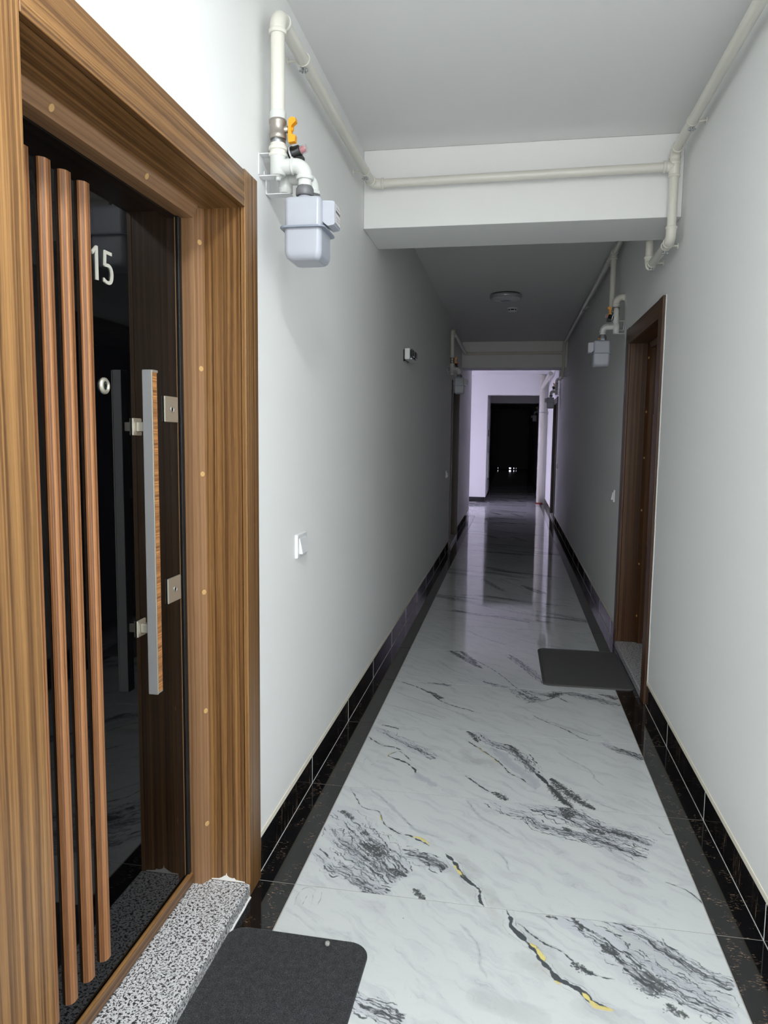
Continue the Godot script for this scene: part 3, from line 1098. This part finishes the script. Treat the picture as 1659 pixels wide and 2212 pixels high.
	tm.font_size = 72
	tm.pixel_size = 0.1010 / 72.0
	tm.depth = 0.0035
	tm.curve_step = 1.0
	var num := obj("house_number", tm, M.number, D, "pale metal door number 15")
	num.position = Vector3(X.call(0.1555), 1.719, -1.503)
	num.rotation.y = PI / 2
	num.scale = Vector3(0.86, 1, 1)
	# sealant
	var s := mb()
	prism(s, [Vector2(0.0, 0.042), Vector2(0.001, 0.0445), Vector2(0.016, 0.0460), Vector2(0.029, 0.0475), Vector2(0.033, 0.0525), Vector2(0.041, 0.0510), Vector2(0.050, 0.0535), Vector2(0.056, 0.0585), Vector2(0.0575, 0.0660), Vector2(0.060, 0.0585), Vector2(0.066, 0.0555), Vector2(0.074, 0.0500), Vector2(0.082, 0.0465), Vector2(0.104, 0.0450), Vector2(0.104, 0.042)], Vector3(X.call(0), 0, zf), Vector3(side, 0, 0), Vector3(0, 1, 0), Vector3(0, 0, 1), 0.0014)
	obj("sealant", s, M.caulk, D, "smeared white sealant above the threshold")
	s = mb()
	var path := []
	for k in 18:
		path.append(Vector3(X.call(-0.0175 + 0.0006 * sin(k * 1.9)), 0.002 + 0.0006 * sin(k * 2.7), zf + 0.006 + k * 0.025))
	tube(s, path, 0.0034, 8)
	obj("sealant", s, M.caulk, D)

# ---------------------------------------------------------------- pipes
func pipe_run(D: Node, pts: Array, r := 0.0198) -> void:
	var R := 0.040
	for i in pts.size() - 1:
		var d: Vector3 = (pts[i + 1] - pts[i]).normalized()
		var a: Vector3 = pts[i] + d * (R if i > 0 else 0.0)
		var b: Vector3 = pts[i + 1] - d * (R if i < pts.size() - 2 else 0.0)
		if a.distance_to(b) > 0.002:
			var st := mb()
			cyl(st, a, b, r, 0, 6)
			obj("pipe_section", st, M.pipe, D)
	for i in range(1, pts.size() - 1):
		var d0: Vector3 = (pts[i] - pts[i - 1]).normalized()
		var d1: Vector3 = (pts[i + 1] - pts[i]).normalized()
		var c: Vector3 = pts[i] - d0 * R + d1 * R
		var st := mb()
		var p := arc(c, -d1 * R, d0 * R, 10)
		p.push_front(p[0] - d0 * 0.012)
		p.append(p[-1] + d1 * 0.012)
		tube(st, p, r * 1.14)
		cyl(st, p[0] - d0 * 0.004, p[0] + d0 * 0.008, r * 1.28, 0.002)
		cyl(st, p[-1] - d1 * 0.008, p[-1] + d1 * 0.004, r * 1.28, 0.002)
		obj("elbow", st, M.pipe, D)

func tee(D: Node, at: Vector3, along: Vector3, branch: Vector3, r := 0.0198) -> void:
	var st := mb()
	cyl(st, at - along * 0.042, at + along * 0.042, r * 1.17, 0.001, 6)
	for s in [-1, 1]:
		cyl(st, at + along * 0.034 * s, at + along * 0.046 * s, r * 1.3, 0.003, 6)
	cyl(st, at, at + branch * 0.044, r * 1.15, 0.001, 6)
	cyl(st, at + branch * 0.034, at + branch * 0.048, r * 1.3, 0.003, 6)
	obj("tee", st, M.pipe, D)

func clamp_ring(D: Node, at: Vector3, along: Vector3, to_wall: Vector3, gap: float, r := 0.0198) -> void:
	var st := mb()
	turned(st, [[-0.008, r * 1.02], [-0.008, r * 1.14], [0.008, r * 1.14], [0.008, r * 1.02]], at, along, 6, false, false)
	cyl(st, at + to_wall * r, at + to_wall * gap, 0.0045)
	cyl(st, at + to_wall * (gap - 0.004), at + to_wall * gap, 0.012, 0.001)
	var c := obj("pipe_clamp", st, M.pipe, D)
	var down := Vector3(0, -1, 0) if absf(along.y) < 0.5 else along.cross(to_wall)
	var b := mb()
	var q := at + down * r * 1.1
	for s in [-1, 1]:
		var lo: Vector3 = q + to_wall * (0.005 * s - 0.002) - along * 0.007
		box(b, lo, lo + to_wall * 0.004 + along * 0.014 + down * 0.015, 0.0005)
	cyl(b, q + down * 0.009 - to_wall * 0.015, q + down * 0.009 + to_wall * 0.014, 0.0032, 0, 3)
	cyl(b, q + down * 0.009 - to_wall * 0.013, q + down * 0.009 - to_wall * 0.008, 0.006, 0, 2)
	obj("bolt", b, M.zinc, c)

func gas_pipes() -> void:
	var lx := -0.685
	var rx := 0.664
	var D := thing("gas_pipe", "cream gas pipe from the nearest meter along the left wall and across the nearest beam", "pipe", Vector3.ZERO)
	pipe_run(D, [Vector3(lx, 2.272, -2.09), Vector3(lx, 2.535, -2.09), Vector3(lx, 2.540, -3.500), Vector3(rx - 0.0485, 2.548, -3.490)])
	clamp_ring(D, Vector3(lx, 2.536, -2.35), Vector3(0, 0, -1), Vector3(-1, 0, 0), lx - WL)
	clamp_ring(D, Vector3(lx, 2.539, -3.33), Vector3(0, 0, -1), Vector3(-1, 0, 0), lx - WL)
	D = thing("gas_pipe", "cream gas main running high along the right wall, looping under both beams", "pipe", Vector3.ZERO)
	pipe_run(D, [Vector3(rx, 2.612, 5.5), Vector3(rx, 2.612, -3.490), Vector3(rx, 2.238, -3.490), Vector3(rx, 2.238, -4.025), Vector3(rx, 2.662, -4.025), Vector3(rx, 2.668, -10.46), Vector3(rx, 2.240, -10.46), Vector3(rx, 2.240, -11.05), Vector3(rx, 2.662, -11.05), Vector3(rx, 2.662, -13.0)])
	tee(D, Vector3(rx, 2.548, -3.490), Vector3(0, 1, 0), Vector3(-1, 0, 0))
	tee(D, Vector3(rx, 2.548, -10.46), Vector3(0, 1, 0), Vector3(-1, 0, 0))
	tee(D, Vector3(rx, 2.662, -5.46), Vector3(0, 0, 1), Vector3(0, -1, 0))
	for c in [[2.612, -0.6], [2.612, -3.18], [2.238, -3.60], [2.238, -3.93], [2.662, -5.70], [2.664, -7.6], [2.240, -10.6]]:
		clamp_ring(D, Vector3(rx, c[0], c[1]), Vector3(0, 0, -1), Vector3(1, 0, 0), WR - rx)
	var st := mb()
	cyl(st, Vector3(rx, 2.618, -5.46), Vector3(rx, 2.27, -5.46), 0.0198, 0, 6)
	obj("pipe_section", st, M.pipe, D)
	st = mb()
	var p := arc(Vector3(rx + 0.04, 2.27, -5.46), Vector3(-0.04, 0, 0), Vector3(0, -0.04, 0), 8)
	p.append(Vector3(WR, 2.23, -5.46))
	tube(st, p, 0.0225)
	obj("elbow", st, M.pipe, D)
	D = thing("gas_pipe", "shaded gas pipe from the far left meter, crossing the second beam", "pipe", Vector3.ZERO)
	pipe_run(D, [Vector3(lx, 2.272, -8.22), Vector3(lx, 2.540, -8.22), Vector3(lx, 2.545, -10.462), Vector3(rx - 0.0485, 2.548, -10.46)])
	clamp_ring(D, Vector3(lx, 2.541, -8.6), Vector3(0, 0, -1), Vector3(-1, 0, 0), lx - WL)
	D = thing("gas_pipe", "short stub of gas pipe leaving the right wall above the right-hand meter", "pipe", Vector3.ZERO)
	pipe_run(D, [Vector3(rx, 2.262, -5.23), Vector3(rx, 2.315, -5.23), Vector3(WR, 2.315, -5.23)])
	D = thing("gas_pipe", "short gas pipe stub above the farthest right meter, against the lobby light", "pipe", Vector3.ZERO)
	pipe_run(D, [Vector3(rx, 2.262, -12.0), Vector3(rx, 2.315, -12.0), Vector3(WR, 2.315, -12.0)])

# one meter and one set of fittings, the wall at x = 0, room towards +x
func make_valve_set(called: String, label: String) -> Node3D:
	var D := thing(called, label, "gas valve", Vector3.ZERO, "valve sets above the gas meters")
	var px := 0.0533
	var st := mb()
	turned(st, [[2.243, 0.0225], [2.246, 0.0235], [2.268, 0.0235], [2.272, 0.0215]], Vector3(px, 0, 0), Vector3.UP, 6)
	obj("pipe_nut", st, M.fitting, D)
	st = mb()
	turned(st, [[2.196, 0.0225], [2.199, 0.0245], [2.210, 0.0245], [2.213, 0.0225], [2.236, 0.0225], [2.239, 0.0250], [2.248, 0.0250], [2.250, 0.0225]], Vector3(px, 0, 0), Vector3.UP, 6)
	cyl(st, Vector3(px, 2.222, 0), Vector3(px + 0.032, 2.222, 0), 0.0095, 0.001)
	obj("ball_valve", st, M.brass, D)
	st = mb()
	cyl(st, Vector3(px + 0.032, 2.222, 0), Vector3(px + 0.046, 2.222, 0), 0.0055)
	prism(st, [Vector2(0.0855, 2.200), Vector2(0.087, 2.184), Vector2(0.106, 2.186), Vector2(0.107, 2.203), Vector2(0.097, 2.206), Vector2(0.0945, 2.212), Vector2(0.0945, 2.228), Vector2(0.099, 2.233), Vector2(0.108, 2.240), Vector2(0.107, 2.250), Vector2(0.094, 2.253), Vector2(0.0865, 2.246)], Vector3(0, 0, -0.009), Vector3(1, 0, 0), Vector3(0, 1, 0), Vector3(0, 0, 1), 0.018)
	obj("valve_lever", st, M.yellow, D, "yellow butterfly lever")
	st = mb()
	turned(st, [[2.182, 0.0215], [2.184, 0.0225], [2.195, 0.0225], [2.197, 0.0215]], Vector3(px, 0, 0), Vector3.UP, 1)
	obj("hex_nut", st, M.zinc, D)
	st = mb()
	turned(st, [[2.148, 0.0245], [2.151, 0.0265], [2.156, 0.0265], [2.158, 0.0225], [2.164, 0.0225], [2.166, 0.0265], [2.174, 0.0265], [2.177, 0.0225], [2.184, 0.0215]], Vector3(px, 0, 0), Vector3.UP, 6)
	obj("coupling", st, M.pipe, D)
	st = mb()
	turned(st, [[2.096, 0.019], [2.099, 0.0225], [2.146, 0.0225], [2.149, 0.0245]], Vector3(px, 0, 0), Vector3.UP, 6)
	cyl(st, Vector3(px, 2.121, 0), Vector3(0.098, 2.121, 0), 0.0205, 0, 6)
	cyl(st, Vector3(0.094, 2.121, 0), Vector3(0.1005, 2.121, 0), 0.0245, 0.002, 6)
	obj("tee", st, M.fitting, D)
	st = mb()
	var p := arc(Vector3(0.103, 2.091, 0), Vector3(0, 0.030, 0), Vector3(0.030, 0, 0), 10)
	p.push_front(Vector3(0.0995, 2.121, 0))
	p.append(Vector3(0.133, 2.086, 0))
	tube(st, p, 0.0212, 24)
	turned(st, [[2.081, 0.0235], [2.083, 0.0252], [2.090, 0.0252], [2.092, 0.022]], Vector3(0.133, 0, 0), Vector3.UP, 6)
	obj("elbow", st, M.fitting, D)
	st = mb()
	cyl(st, Vector3(0.133, 2.060, 0), Vector3(0.133, 2.083, 0), 0.0195, 0.001, 6)
	obj("union_tube", st, M.fitting, D)
	st = mb()
	turned(st, [[2.0365, 0.024], [2.039, 0.0262], [2.056, 0.0255], [2.064, 0.0205]], Vector3(0.133, 0, 0), Vector3.UP, 4)
	obj("union_nut", st, M.grey_nut, D)
	st = mb()
	turned(st, [[2.083, 0.007], [2.085, 0.0095], [2.092, 0.0095], [2.092, 0.0125], [2.097, 0.0125]], Vector3(px, 0, 0), Vector3.UP, 1)
	obj("drain_plug", st, M.fitting, D)
	# outlet
	st = mb()
	p = arc(Vector3(0.110, 2.078, -0.062), Vector3(0.030, 0, 0), Vector3(0, 0.030, 0), 8)
	p.push_front(Vector3(0.140, 2.058, -0.062))
	p.append(Vector3(0.070, 2.108, -0.062))
	tube(st, p, 0.0178, 20)
	turned(st, [[2.060, 0.021], [2.068, 0.0215], [2.070, 0.0185]], Vector3(0.140, 0, -0.062), Vector3.UP, 5)
	turned(st, [[2.066, 0.018], [2.069, 0.0212], [2.128, 0.0212], [2.131, 0.019]], Vector3(0.056, 0, -0.062), Vector3.UP, 5)
	obj("outlet_elbow", st, M.fitting, D)
	st = mb()
	turned(st, [[2.0365, 0.021], [2.039, 0.0222], [2.052, 0.0222], [2.060, 0.018]], Vector3(0.140, 0, -0.062), Vector3.UP, 3)
	obj("union_nut", st, M.grey_nut, D)
	# shut-off coil
	st = mb()
	turned(st, [[2.132, 0.0165], [2.140, 0.0185], [2.215, 0.0185], [2.232, 0.014], [2.238, 0.006]], Vector3(0.058, 0, -0.055), Vector3.UP, 5)
	obj("shutoff_body", st, M.fitting, D)
	var c0 := Vector3(0.072, 2.172, -0.050)
	var cd := Vector3(1, 0.26, 0.12).normalized()
	st = mb()
	turned(st, [[0, 0.016], [0.003, 0.0195], [0.016, 0.0195], [0.018, 0.0175], [0.034, 0.0165], [0.037, 0.013]], c0, cd, 5)
	box(st, c0 + Vector3(0.012, -0.026, -0.010), c0 + Vector3(0.044, -0.006, 0.010), 0.003)
	var coil := obj("shutoff_coil", st, M.black_plastic, D, "black shut-off coil with a red button")
	st = mb()
	turned(st, [[0.0055, 0.0195], [0.0055, 0.0210], [0.010, 0.0210], [0.010, 0.0195]], c0, cd, 6, false, false)
	obj("white_ring", st, M.plastic, coil)
	st = mb()
	turned(st, [[0.037, 0.010], [0.046, 0.0095], [0.051, 0.0085], [0.052, 0.006]], c0, cd, 5)
	obj("red_button", st, M.red, coil)
	st = mb()
	turned(st, [[0.036, 0.0125], [0.052, 0.0125], [0.0555, 0.0115], [0.0555, 0.0]], c0, cd, 5, false, false)
	obj("clear_cover", st, M.clear, coil)
	# bracket
	st = mb()
	box(st, Vector3(0, 2.098, -0.026), Vector3(0.003, 2.158, 0.018), 0.001)
	box(st, Vector3(0, 2.1545, -0.020), Vector3(0.030, 2.1575, 0.014), 0.001)
	box(st, Vector3(0, 2.0935, -0.020), Vector3(0.062, 2.0965, 0.014), 0.001)
	box(st, Vector3(0.003, 2.0935, -0.030), Vector3(0.006, 2.120, -0.020), 0.001)
	box(st, Vector3(0, 2.062, -0.088), Vector3(0.003, 2.112, -0.046), 0.001)
	box(st, Vector3(0, 2.062, -0.082), Vector3(0.075, 2.065, -0.046), 0.001)
	obj("bracket", st, M.plastic, D)
	return D

func make_meter(called: String, label: String) -> Node3D:
	var D := thing(called, label, "gas meter", Vector3.ZERO, "gas meters on the corridor walls")
	var at := Transform3D(Basis(), Vector3(0.1405, 0, -0.0055))
	var st := mb()
	loft(st, [[1.9405, 0.0535, 0.0590, 0.014], [2.010, 0.0535, 0.0590, 0.014], [2.0165, 0.0525, 0.058, 0.014], [2.0205, 0.0495, 0.055, 0.013], [2.0225, 0.044, 0.0495, 0.012]], at, 5)
	for q in [[0.133, 0.0, 0.019], [0.140, -0.062, 0.0165]]:
		cyl(st, Vector3(q[0], 2.021, q[1]), Vector3(q[0], 2.0362, q[1]), q[2], 0.001)
	obj("upper_shell", st, M.meter, D)
	st = mb()
	loft(st, [[1.8495, 0.0385, 0.044, 0.012], [1.8515, 0.0440, 0.0495, 0.015], [1.8565, 0.0500, 0.0555, 0.017], [1.866, 0.0535, 0.059, 0.016], [1.876, 0.0545, 0.060, 0.015], [1.9345, 0.0540, 0.0595, 0.014]], at, 5)
	obj("lower_shell", st, M.meter, D)
	st = mb()
	loft(st, [[1.9345, 0.063, 0.069, 0.016], [1.9352, 0.065, 0.071, 0.017], [1.9398, 0.065, 0.071, 0.017], [1.9405, 0.063, 0.069, 0.016]], at, 5)
	obj("flange", st, M.meter_dark, D, "grey clamping flange")
	st = mb()
	prism(st, [Vector2(0.1935, 1.957), Vector2(0.199, 1.951), Vector2(0.2085, 1.944), Vector2(0.2255, 1.947), Vector2(0.228, 1.950), Vector2(0.228, 2.009), Vector2(0.2255, 2.0115), Vector2(0.1935, 2.0135)], Vector3(0, 0, -0.0375), Vector3(1, 0, 0), Vector3(0, 1, 0), Vector3(0, 0, 1), 0.068)
	var ib := obj("index_box", st, M.meter, D)
	st = mb()
	box(st, Vector3(0.228, 1.951, -0.0345), Vector3(0.2288, 2.008, 0.0285), 0.0003)
	obj("dial_frame", st, M.meter_dark, ib)
	st = mb()
	box(st, Vector3(0.2288, 1.953, -0.0325), Vector3(0.2294, 2.006, 0.0265), 0.0002)
	obj("dial_plate", st, M.label_paper, ib)
	st = mb()
	box(st, Vector3(0.2294, 1.982, -0.027), Vector3(0.2299, 1.989, 0.021), 0.0001)
	box(st, Vector3(0.2294, 1.996, -0.027), Vector3(0.2297, 1.9975, 0.012), 0.0001)
	box(st, Vector3(0.2294, 1.970, -0.027), Vector3(0.2297, 1.9712, 0.016), 0.0001)
	box(st, Vector3(0.2294, 1.963, -0.027), Vector3(0.2297, 1.9642, 0.008), 0.0001)
	obj("counter_window", st, M.label_ink, ib)
	st = mb()
	cyl(st, Vector3(0.158, 2.034, -0.080), Vector3(0.170, 2.028, -0.078), 0.003, 0.001, 3)
	obj("seal_tag", st, M.yellow, D)
	return D

func place_copy(src: Node3D, called: String, label: String, at: Vector3, turn: float) -> Node3D:
	var c: Node3D = src.duplicate()
	c.name = numbered(called)
	add_child(c)
	c.position = at
	c.rotation.y = turn
	c.set_meta("label", label)
	return c

func meters() -> void:
	var v := make_valve_set("gas_valve_set", "nearest gas valve set on the left wall, with yellow lever and red-buttoned coil")
	v.position = Vector3(WL, 0, -2.09)
	var m := make_meter("gas_meter", "nearest pale grey gas meter, high on the left wall beside the wooden door casing")
	m.position = Vector3(WL, 0, -2.09)
	var spots := [
		[Vector3(WR, 0, -5.23), PI, "gas valve set on the right wall just past the brown door frame", "gas meter high on the right wall just past the brown door frame"],
		[Vector3(WL, 0, -8.22), 0.0, "gas valve set in the shade on the left wall beyond the emergency light", "dull grey gas meter in the shade on the left wall beyond the emergency light"],
		[Vector3(WR, 0, -12.0), PI, "dark gas valve set silhouetted at the far right against the bright lobby", "dark gas meter silhouetted at the far right against the bright lobby"],
		[Vector3(WR, 0, -20.6), PI, "barely visible gas valve set on the right inside the dark opening", "barely visible gas meter on the right inside the dark opening"],
		[Vector3(-0.95, 0, -22.5), 0.0, "barely visible gas valve set on the left inside the dark opening", "barely visible gas meter on the left inside the dark opening"]]
	for s in spots:
		place_copy(v, "gas_valve_set", s[2], s[0], s[1])
		place_copy(m, "gas_meter", s[3], s[0], s[1])

# ---------------------------------------------------------------- lamps, switches and the like
func make_lamp(called: String, at: Vector3, diff: Material, label: String) -> Node3D:
	var D := thing(called, label, "ceiling lamp", at)
	var st := mb()
	turned(st, [[-0.012, 0.134], [0.0, 0.134]], Vector3.ZERO, Vector3.UP, 8)
	obj("base_plate", st, M.dark_plastic, D)
	st = mb()
	turned(st, [[-0.044, 0.138], [-0.042, 0.146], [-0.034, 0.150], [-0.016, 0.150], [-0.012, 0.146]], Vector3.ZERO, Vector3.UP, 8)
	obj("rim", st, M.rim if diff == M.diffuser else diff, D)
	st = mb()
	turned(st, [[-0.064, 0.060], [-0.062, 0.088], [-0.056, 0.115], [-0.044, 0.136]], Vector3.ZERO, Vector3.UP, 8)
	obj("diffuser", st, diff, D)
	st = mb()
	turned(st, [[-0.074, 0.022], [-0.073, 0.030], [-0.068, 0.036], [-0.064, 0.052]], Vector3.ZERO, Vector3.UP, 6)
	obj("sensor", st, M.rim if diff == M.diffuser else diff, D)
	return D

func light_switch(label: String, side: int, y: float, zc: float, w: float, h: float) -> void:
	var D := thing("light_switch", label, "light switch", Vector3.ZERO, "light switches on the corridor walls")
	var out := -side
	var xw := WL if side < 0 else WR
	var st := mb()
	loft(st, [[0, h / 2, w / 2, 0.006], [0.007, h / 2, w / 2, 0.006], [0.010, h / 2 - 0.003, w / 2 - 0.003, 0.005]], Transform3D(Basis(Vector3(0, 1, 0), Vector3(out, 0, 0), Vector3(0, 0, -out)), Vector3(xw, y, zc)), 3)
	obj("switch_plate", st, M.plastic, D)
	st = mb()
	prism(st, [Vector2(0.0095, -h * 0.32), Vector2(0.021, -h * 0.32), Vector2(0.023, -h * 0.30), Vector2(0.0125, h * 0.31), Vector2(0.0095, h * 0.32)], Vector3(xw, y, zc - w * 0.33), Vector3(out, 0, 0), Vector3(0, 1, 0), Vector3(0, 0, 1), w * 0.66)
	obj("rocker", st, M.plastic, D)

func fittings() -> void:
	make_lamp("ceiling_lamp", Vector3(-0.10, HC, -7.12), M.diffuser, "round ceiling lamp, switched off, in the shaded middle bay")
	var D := thing("smoke_detector", "small white smoke detector on the ceiling just behind the unlit lamp", "smoke detector", Vector3(-0.04, HC, -7.88))
	var st := mb()
	turned(st, [[-0.014, 0.052], [-0.010, 0.054], [0, 0.054]], Vector3.ZERO, Vector3.UP, 6)
	obj("base_plate", st, M.plastic, D)
	st = mb()
	turned(st, [[-0.030, 0.040], [-0.014, 0.040]], Vector3.ZERO, Vector3.UP, 6)
	obj("chamber", st, M.black_plastic, D)
	st = mb()
	turned(st, [[-0.046, 0.020], [-0.044, 0.032], [-0.036, 0.044], [-0.030, 0.046], [-0.027, 0.044]], Vector3.ZERO, Vector3.UP, 6)
	for k in 6:
		var a := TAU * k / 6
		cyl(st, Vector3(cos(a) * 0.041, -0.028, sin(a) * 0.041), Vector3(cos(a) * 0.043, -0.013, sin(a) * 0.043), 0.004)
	obj("cover", st, M.plastic, D)
	D = thing("emergency_light", "small white emergency light with dark lenses, high on the left wall of the shaded bay", "emergency light", Vector3(WL, 1.915, -5.03))
	st = mb()
	box(st, Vector3(0, -0.036, 0.122), Vector3(0.010, 0.030, -0.122), 0.002)
	obj("gap_shadow", st, M.black_plastic, D)  # black filler painting in the shadow gap between housing and wall
	st = mb()
	box(st, Vector3(0.010, -0.038, 0.130), Vector3(0.046, 0.038, -0.130), 0.005)
	obj("housing", st, M.plastic, D)
	st = mb()
	for z in [0.062, -0.062]:
		box(st, Vector3(0.046, -0.022, z + 0.052), Vector3(0.066, 0.034, z - 0.052), 0.012)
	obj("lens", st, M.lens, D)
	st = mb()
	box(st, Vector3(0.046, -0.036, 0.105), Vector3(0.058, -0.025, -0.105), 0.003)
	obj("lower_lip", st, M.plastic, D)
	st = mb()
	cyl(st, Vector3(0.006, -0.036, 0.112), Vector3(0.006, -0.046, 0.116), 0.006, 0.001)
	obj("cable_gland", st, M.black_plastic, D)
	light_switch("white rocker switch on the left wall between the wooden casing and the shaded bay", -1, 0.968, -2.487, 0.118, 0.086)
	light_switch("white rocker switch on the right wall beyond the brown door frame", 1, 0.965, -5.33, 0.086, 0.086)
	light_switch("small white switch deep in the shade on the left wall, before the far left door", -1, 0.945, -8.34, 0.086, 0.086)
	light_switch("small grey-looking switch on the right wall just before the farthest door", 1, 0.938, -11.9, 0.086, 0.086)
	# strip of filler beside the right door casing
	st = mb()
	for k in 14:
		var y0 := 0.10 + k * 0.14
		box(st, Vector3(WR, y0, -3.810), Vector3(WR - 0.003, y0 + 0.1405, -3.797 + 0.0035 * sin(k * 1.7)))
	struct("trim_4", st, M.caulk, "uneven white filler strip beside the brown door frame on the right", "filler strip")

func lobby() -> void:
	var D := thing("drain_pipe", "tall white plastic drain pipe standing right of the dark opening", "pipe", Vector3(0.590, 0, -15.775))
	var st := mb()
	cyl(st, Vector3(0, 0.02, 0), Vector3(0, 2.70, 0), 0.054, 0.001, 6)
	obj("pipe_section", st, M.pipe, D)
	st = mb()
	for y in [0.72, 2.36, 2.60]:
		turned(st, [[y, 0.055], [y + 0.003, 0.060], [y + 0.035, 0.060], [y + 0.038, 0.055]], Vector3.ZERO, Vector3.UP, 6)
	obj("pipe_socket", st, M.pipe, D)
	st = mb()
	tube(st, [Vector3(0, 2.42, 0), Vector3(0.0, 2.45, 0.10), Vector3(0.03, 2.50, 0.5), Vector3(0.05, 2.53, 2.3)], 0.040)
	obj("pipe_branch", st, M.pipe, D)
	st = mb()
	for q in [[Vector3(0.03, 2.50, 0.42), 0.046], [Vector3(0.042, 2.518, 1.4), 0.046]]:
		cyl(st, q[0], q[0] + Vector3(0, 0.003, 0.06), q[1], 0.002, 6)
	obj("pipe_socket", st, M.pipe, D)
	st = mb()
	turned(st, [[1.915, 0.054], [1.915, 0.058], [1.935, 0.058], [1.935, 0.054]], Vector3.ZERO, Vector3.UP, 6, false, false)
	cyl(st, Vector3(0.05, 1.925, 0.01), Vector3(0.125, 1.925, 0.06), 0.005)
	box(st, Vector3(0.11, 1.88, 0.02), Vector3(0.1275, 1.95, 0.12), 0.002)
	obj("pipe_clamp", st, M.zinc, D)
	st = mb()
	slab(st, 0.075, 0.070, 0.03, 0.0, 0.022, 0.01)
	obj("red_mortar", st, M.red_stain, D, "reddish mortar at the pipe's foot")
	D = thing("wall_cabinet", "slim pale cabinet on the left side just inside the dark opening", "cabinet", Vector3(-0.548, 0, -16.9))
	st = mb()
	box(st, Vector3(0, 0.47, 0.34), Vector3(0.012, 1.06, -0.34), 0.003)
	obj("frame", st, M.plastic, D)
	st = mb()
	for z in [0.17, -0.17]:
		box(st, Vector3(0.012, 0.49, z + 0.14), Vector3(0.024, 1.04, z - 0.14), 0.003)
	obj("door", st, M.plastic, D)
	D = thing("call_panel", "small pale call panel above the cabinet inside the dark opening", "panel", Vector3(-0.548, 0, -16.75))
	st = mb()
	box(st, Vector3(0, 1.42, 0.05), Vector3(0.014, 1.56, -0.05), 0.003)
	obj("plate", st, M.dark_plastic, D)
	st = mb()
	for y in [1.45, 1.49, 1.53]:
		cyl(st, Vector3(0.014, y, 0), Vector3(0.018, y, 0), 0.012, 0.001)
	obj("button", st, M.plastic, D)

func mats() -> void:
	var D := thing("doormat", "dark charcoal felt doormat with rounded corners in front of the door numbered 15", "doormat", Vector3(-0.534, 0, -1.482))
	D.rotation.y = deg_to_rad(-0.8)
	var st := mb()
	slab(st, 0.197, 0.305, 0.052, 0.0, 0.007, 0.003)
	obj("mat_body", st, M.felt, D)
	st = mb()
	var n := 62
	for s in [-1, 1]:       # ribbed edge across the mat's ends
		for k in n:
			var x := lerpf(-0.150, 0.150, k / float(n - 1))
			cyl(st, Vector3(x, 0.0032, s * 0.3035), Vector3(x, 0.0032, s * 0.3070), 0.0020, 0.0006, 1)
	obj("ribbed_edge", st, M.felt, D)
	st = mb()
	turned(st, [[-0.007, 0.002], [-0.005, 0.0052], [0.0, 0.0072], [0.004, 0.006], [0.007, 0.0025]], Vector3(-0.4455, 0.0132, -1.757), Vector3(0.5, 0.8, 0.2), 3)
	tag(obj("lint_ball", st, M.lint, self), "small grey lump of lint lying on the charcoal doormat", "lint")
	D = thing("doormat", "smooth grey rubber-edged doormat in front of the brown door on the right", "doormat", Vector3(0.447, 0, -4.365))
	D.rotation.y = deg_to_rad(0.6)
	st = mb()
	slab(st, 0.245, 0.360, 0.045, 0.0, 0.006, 0.002)
	obj("mat_body", st, M.rubber, D)
	st = mb()
	for e in 2:
		var hx := 0.238
		var hz := 0.353
	var ring := []
	var hx2 := 0.236
	var hz2 := 0.351
	for k in 4:
		var cx: float = [1, -1, -1, 1][k] * (hx2 - 0.04)
		var cz: float = [1, 1, -1, -1][k] * (hz2 - 0.04)
		for s in 7:
			var an := PI / 2 * (k + s / 6.0)
			ring.append(Vector3(cx + cos(an) * 0.04, 0.0058, cz + sin(an) * 0.04))
	ring.append(ring[0])
	tube(st, ring, 0.0035, 8, false)
	obj("raised_edge", st, M.rubber_edge, D)
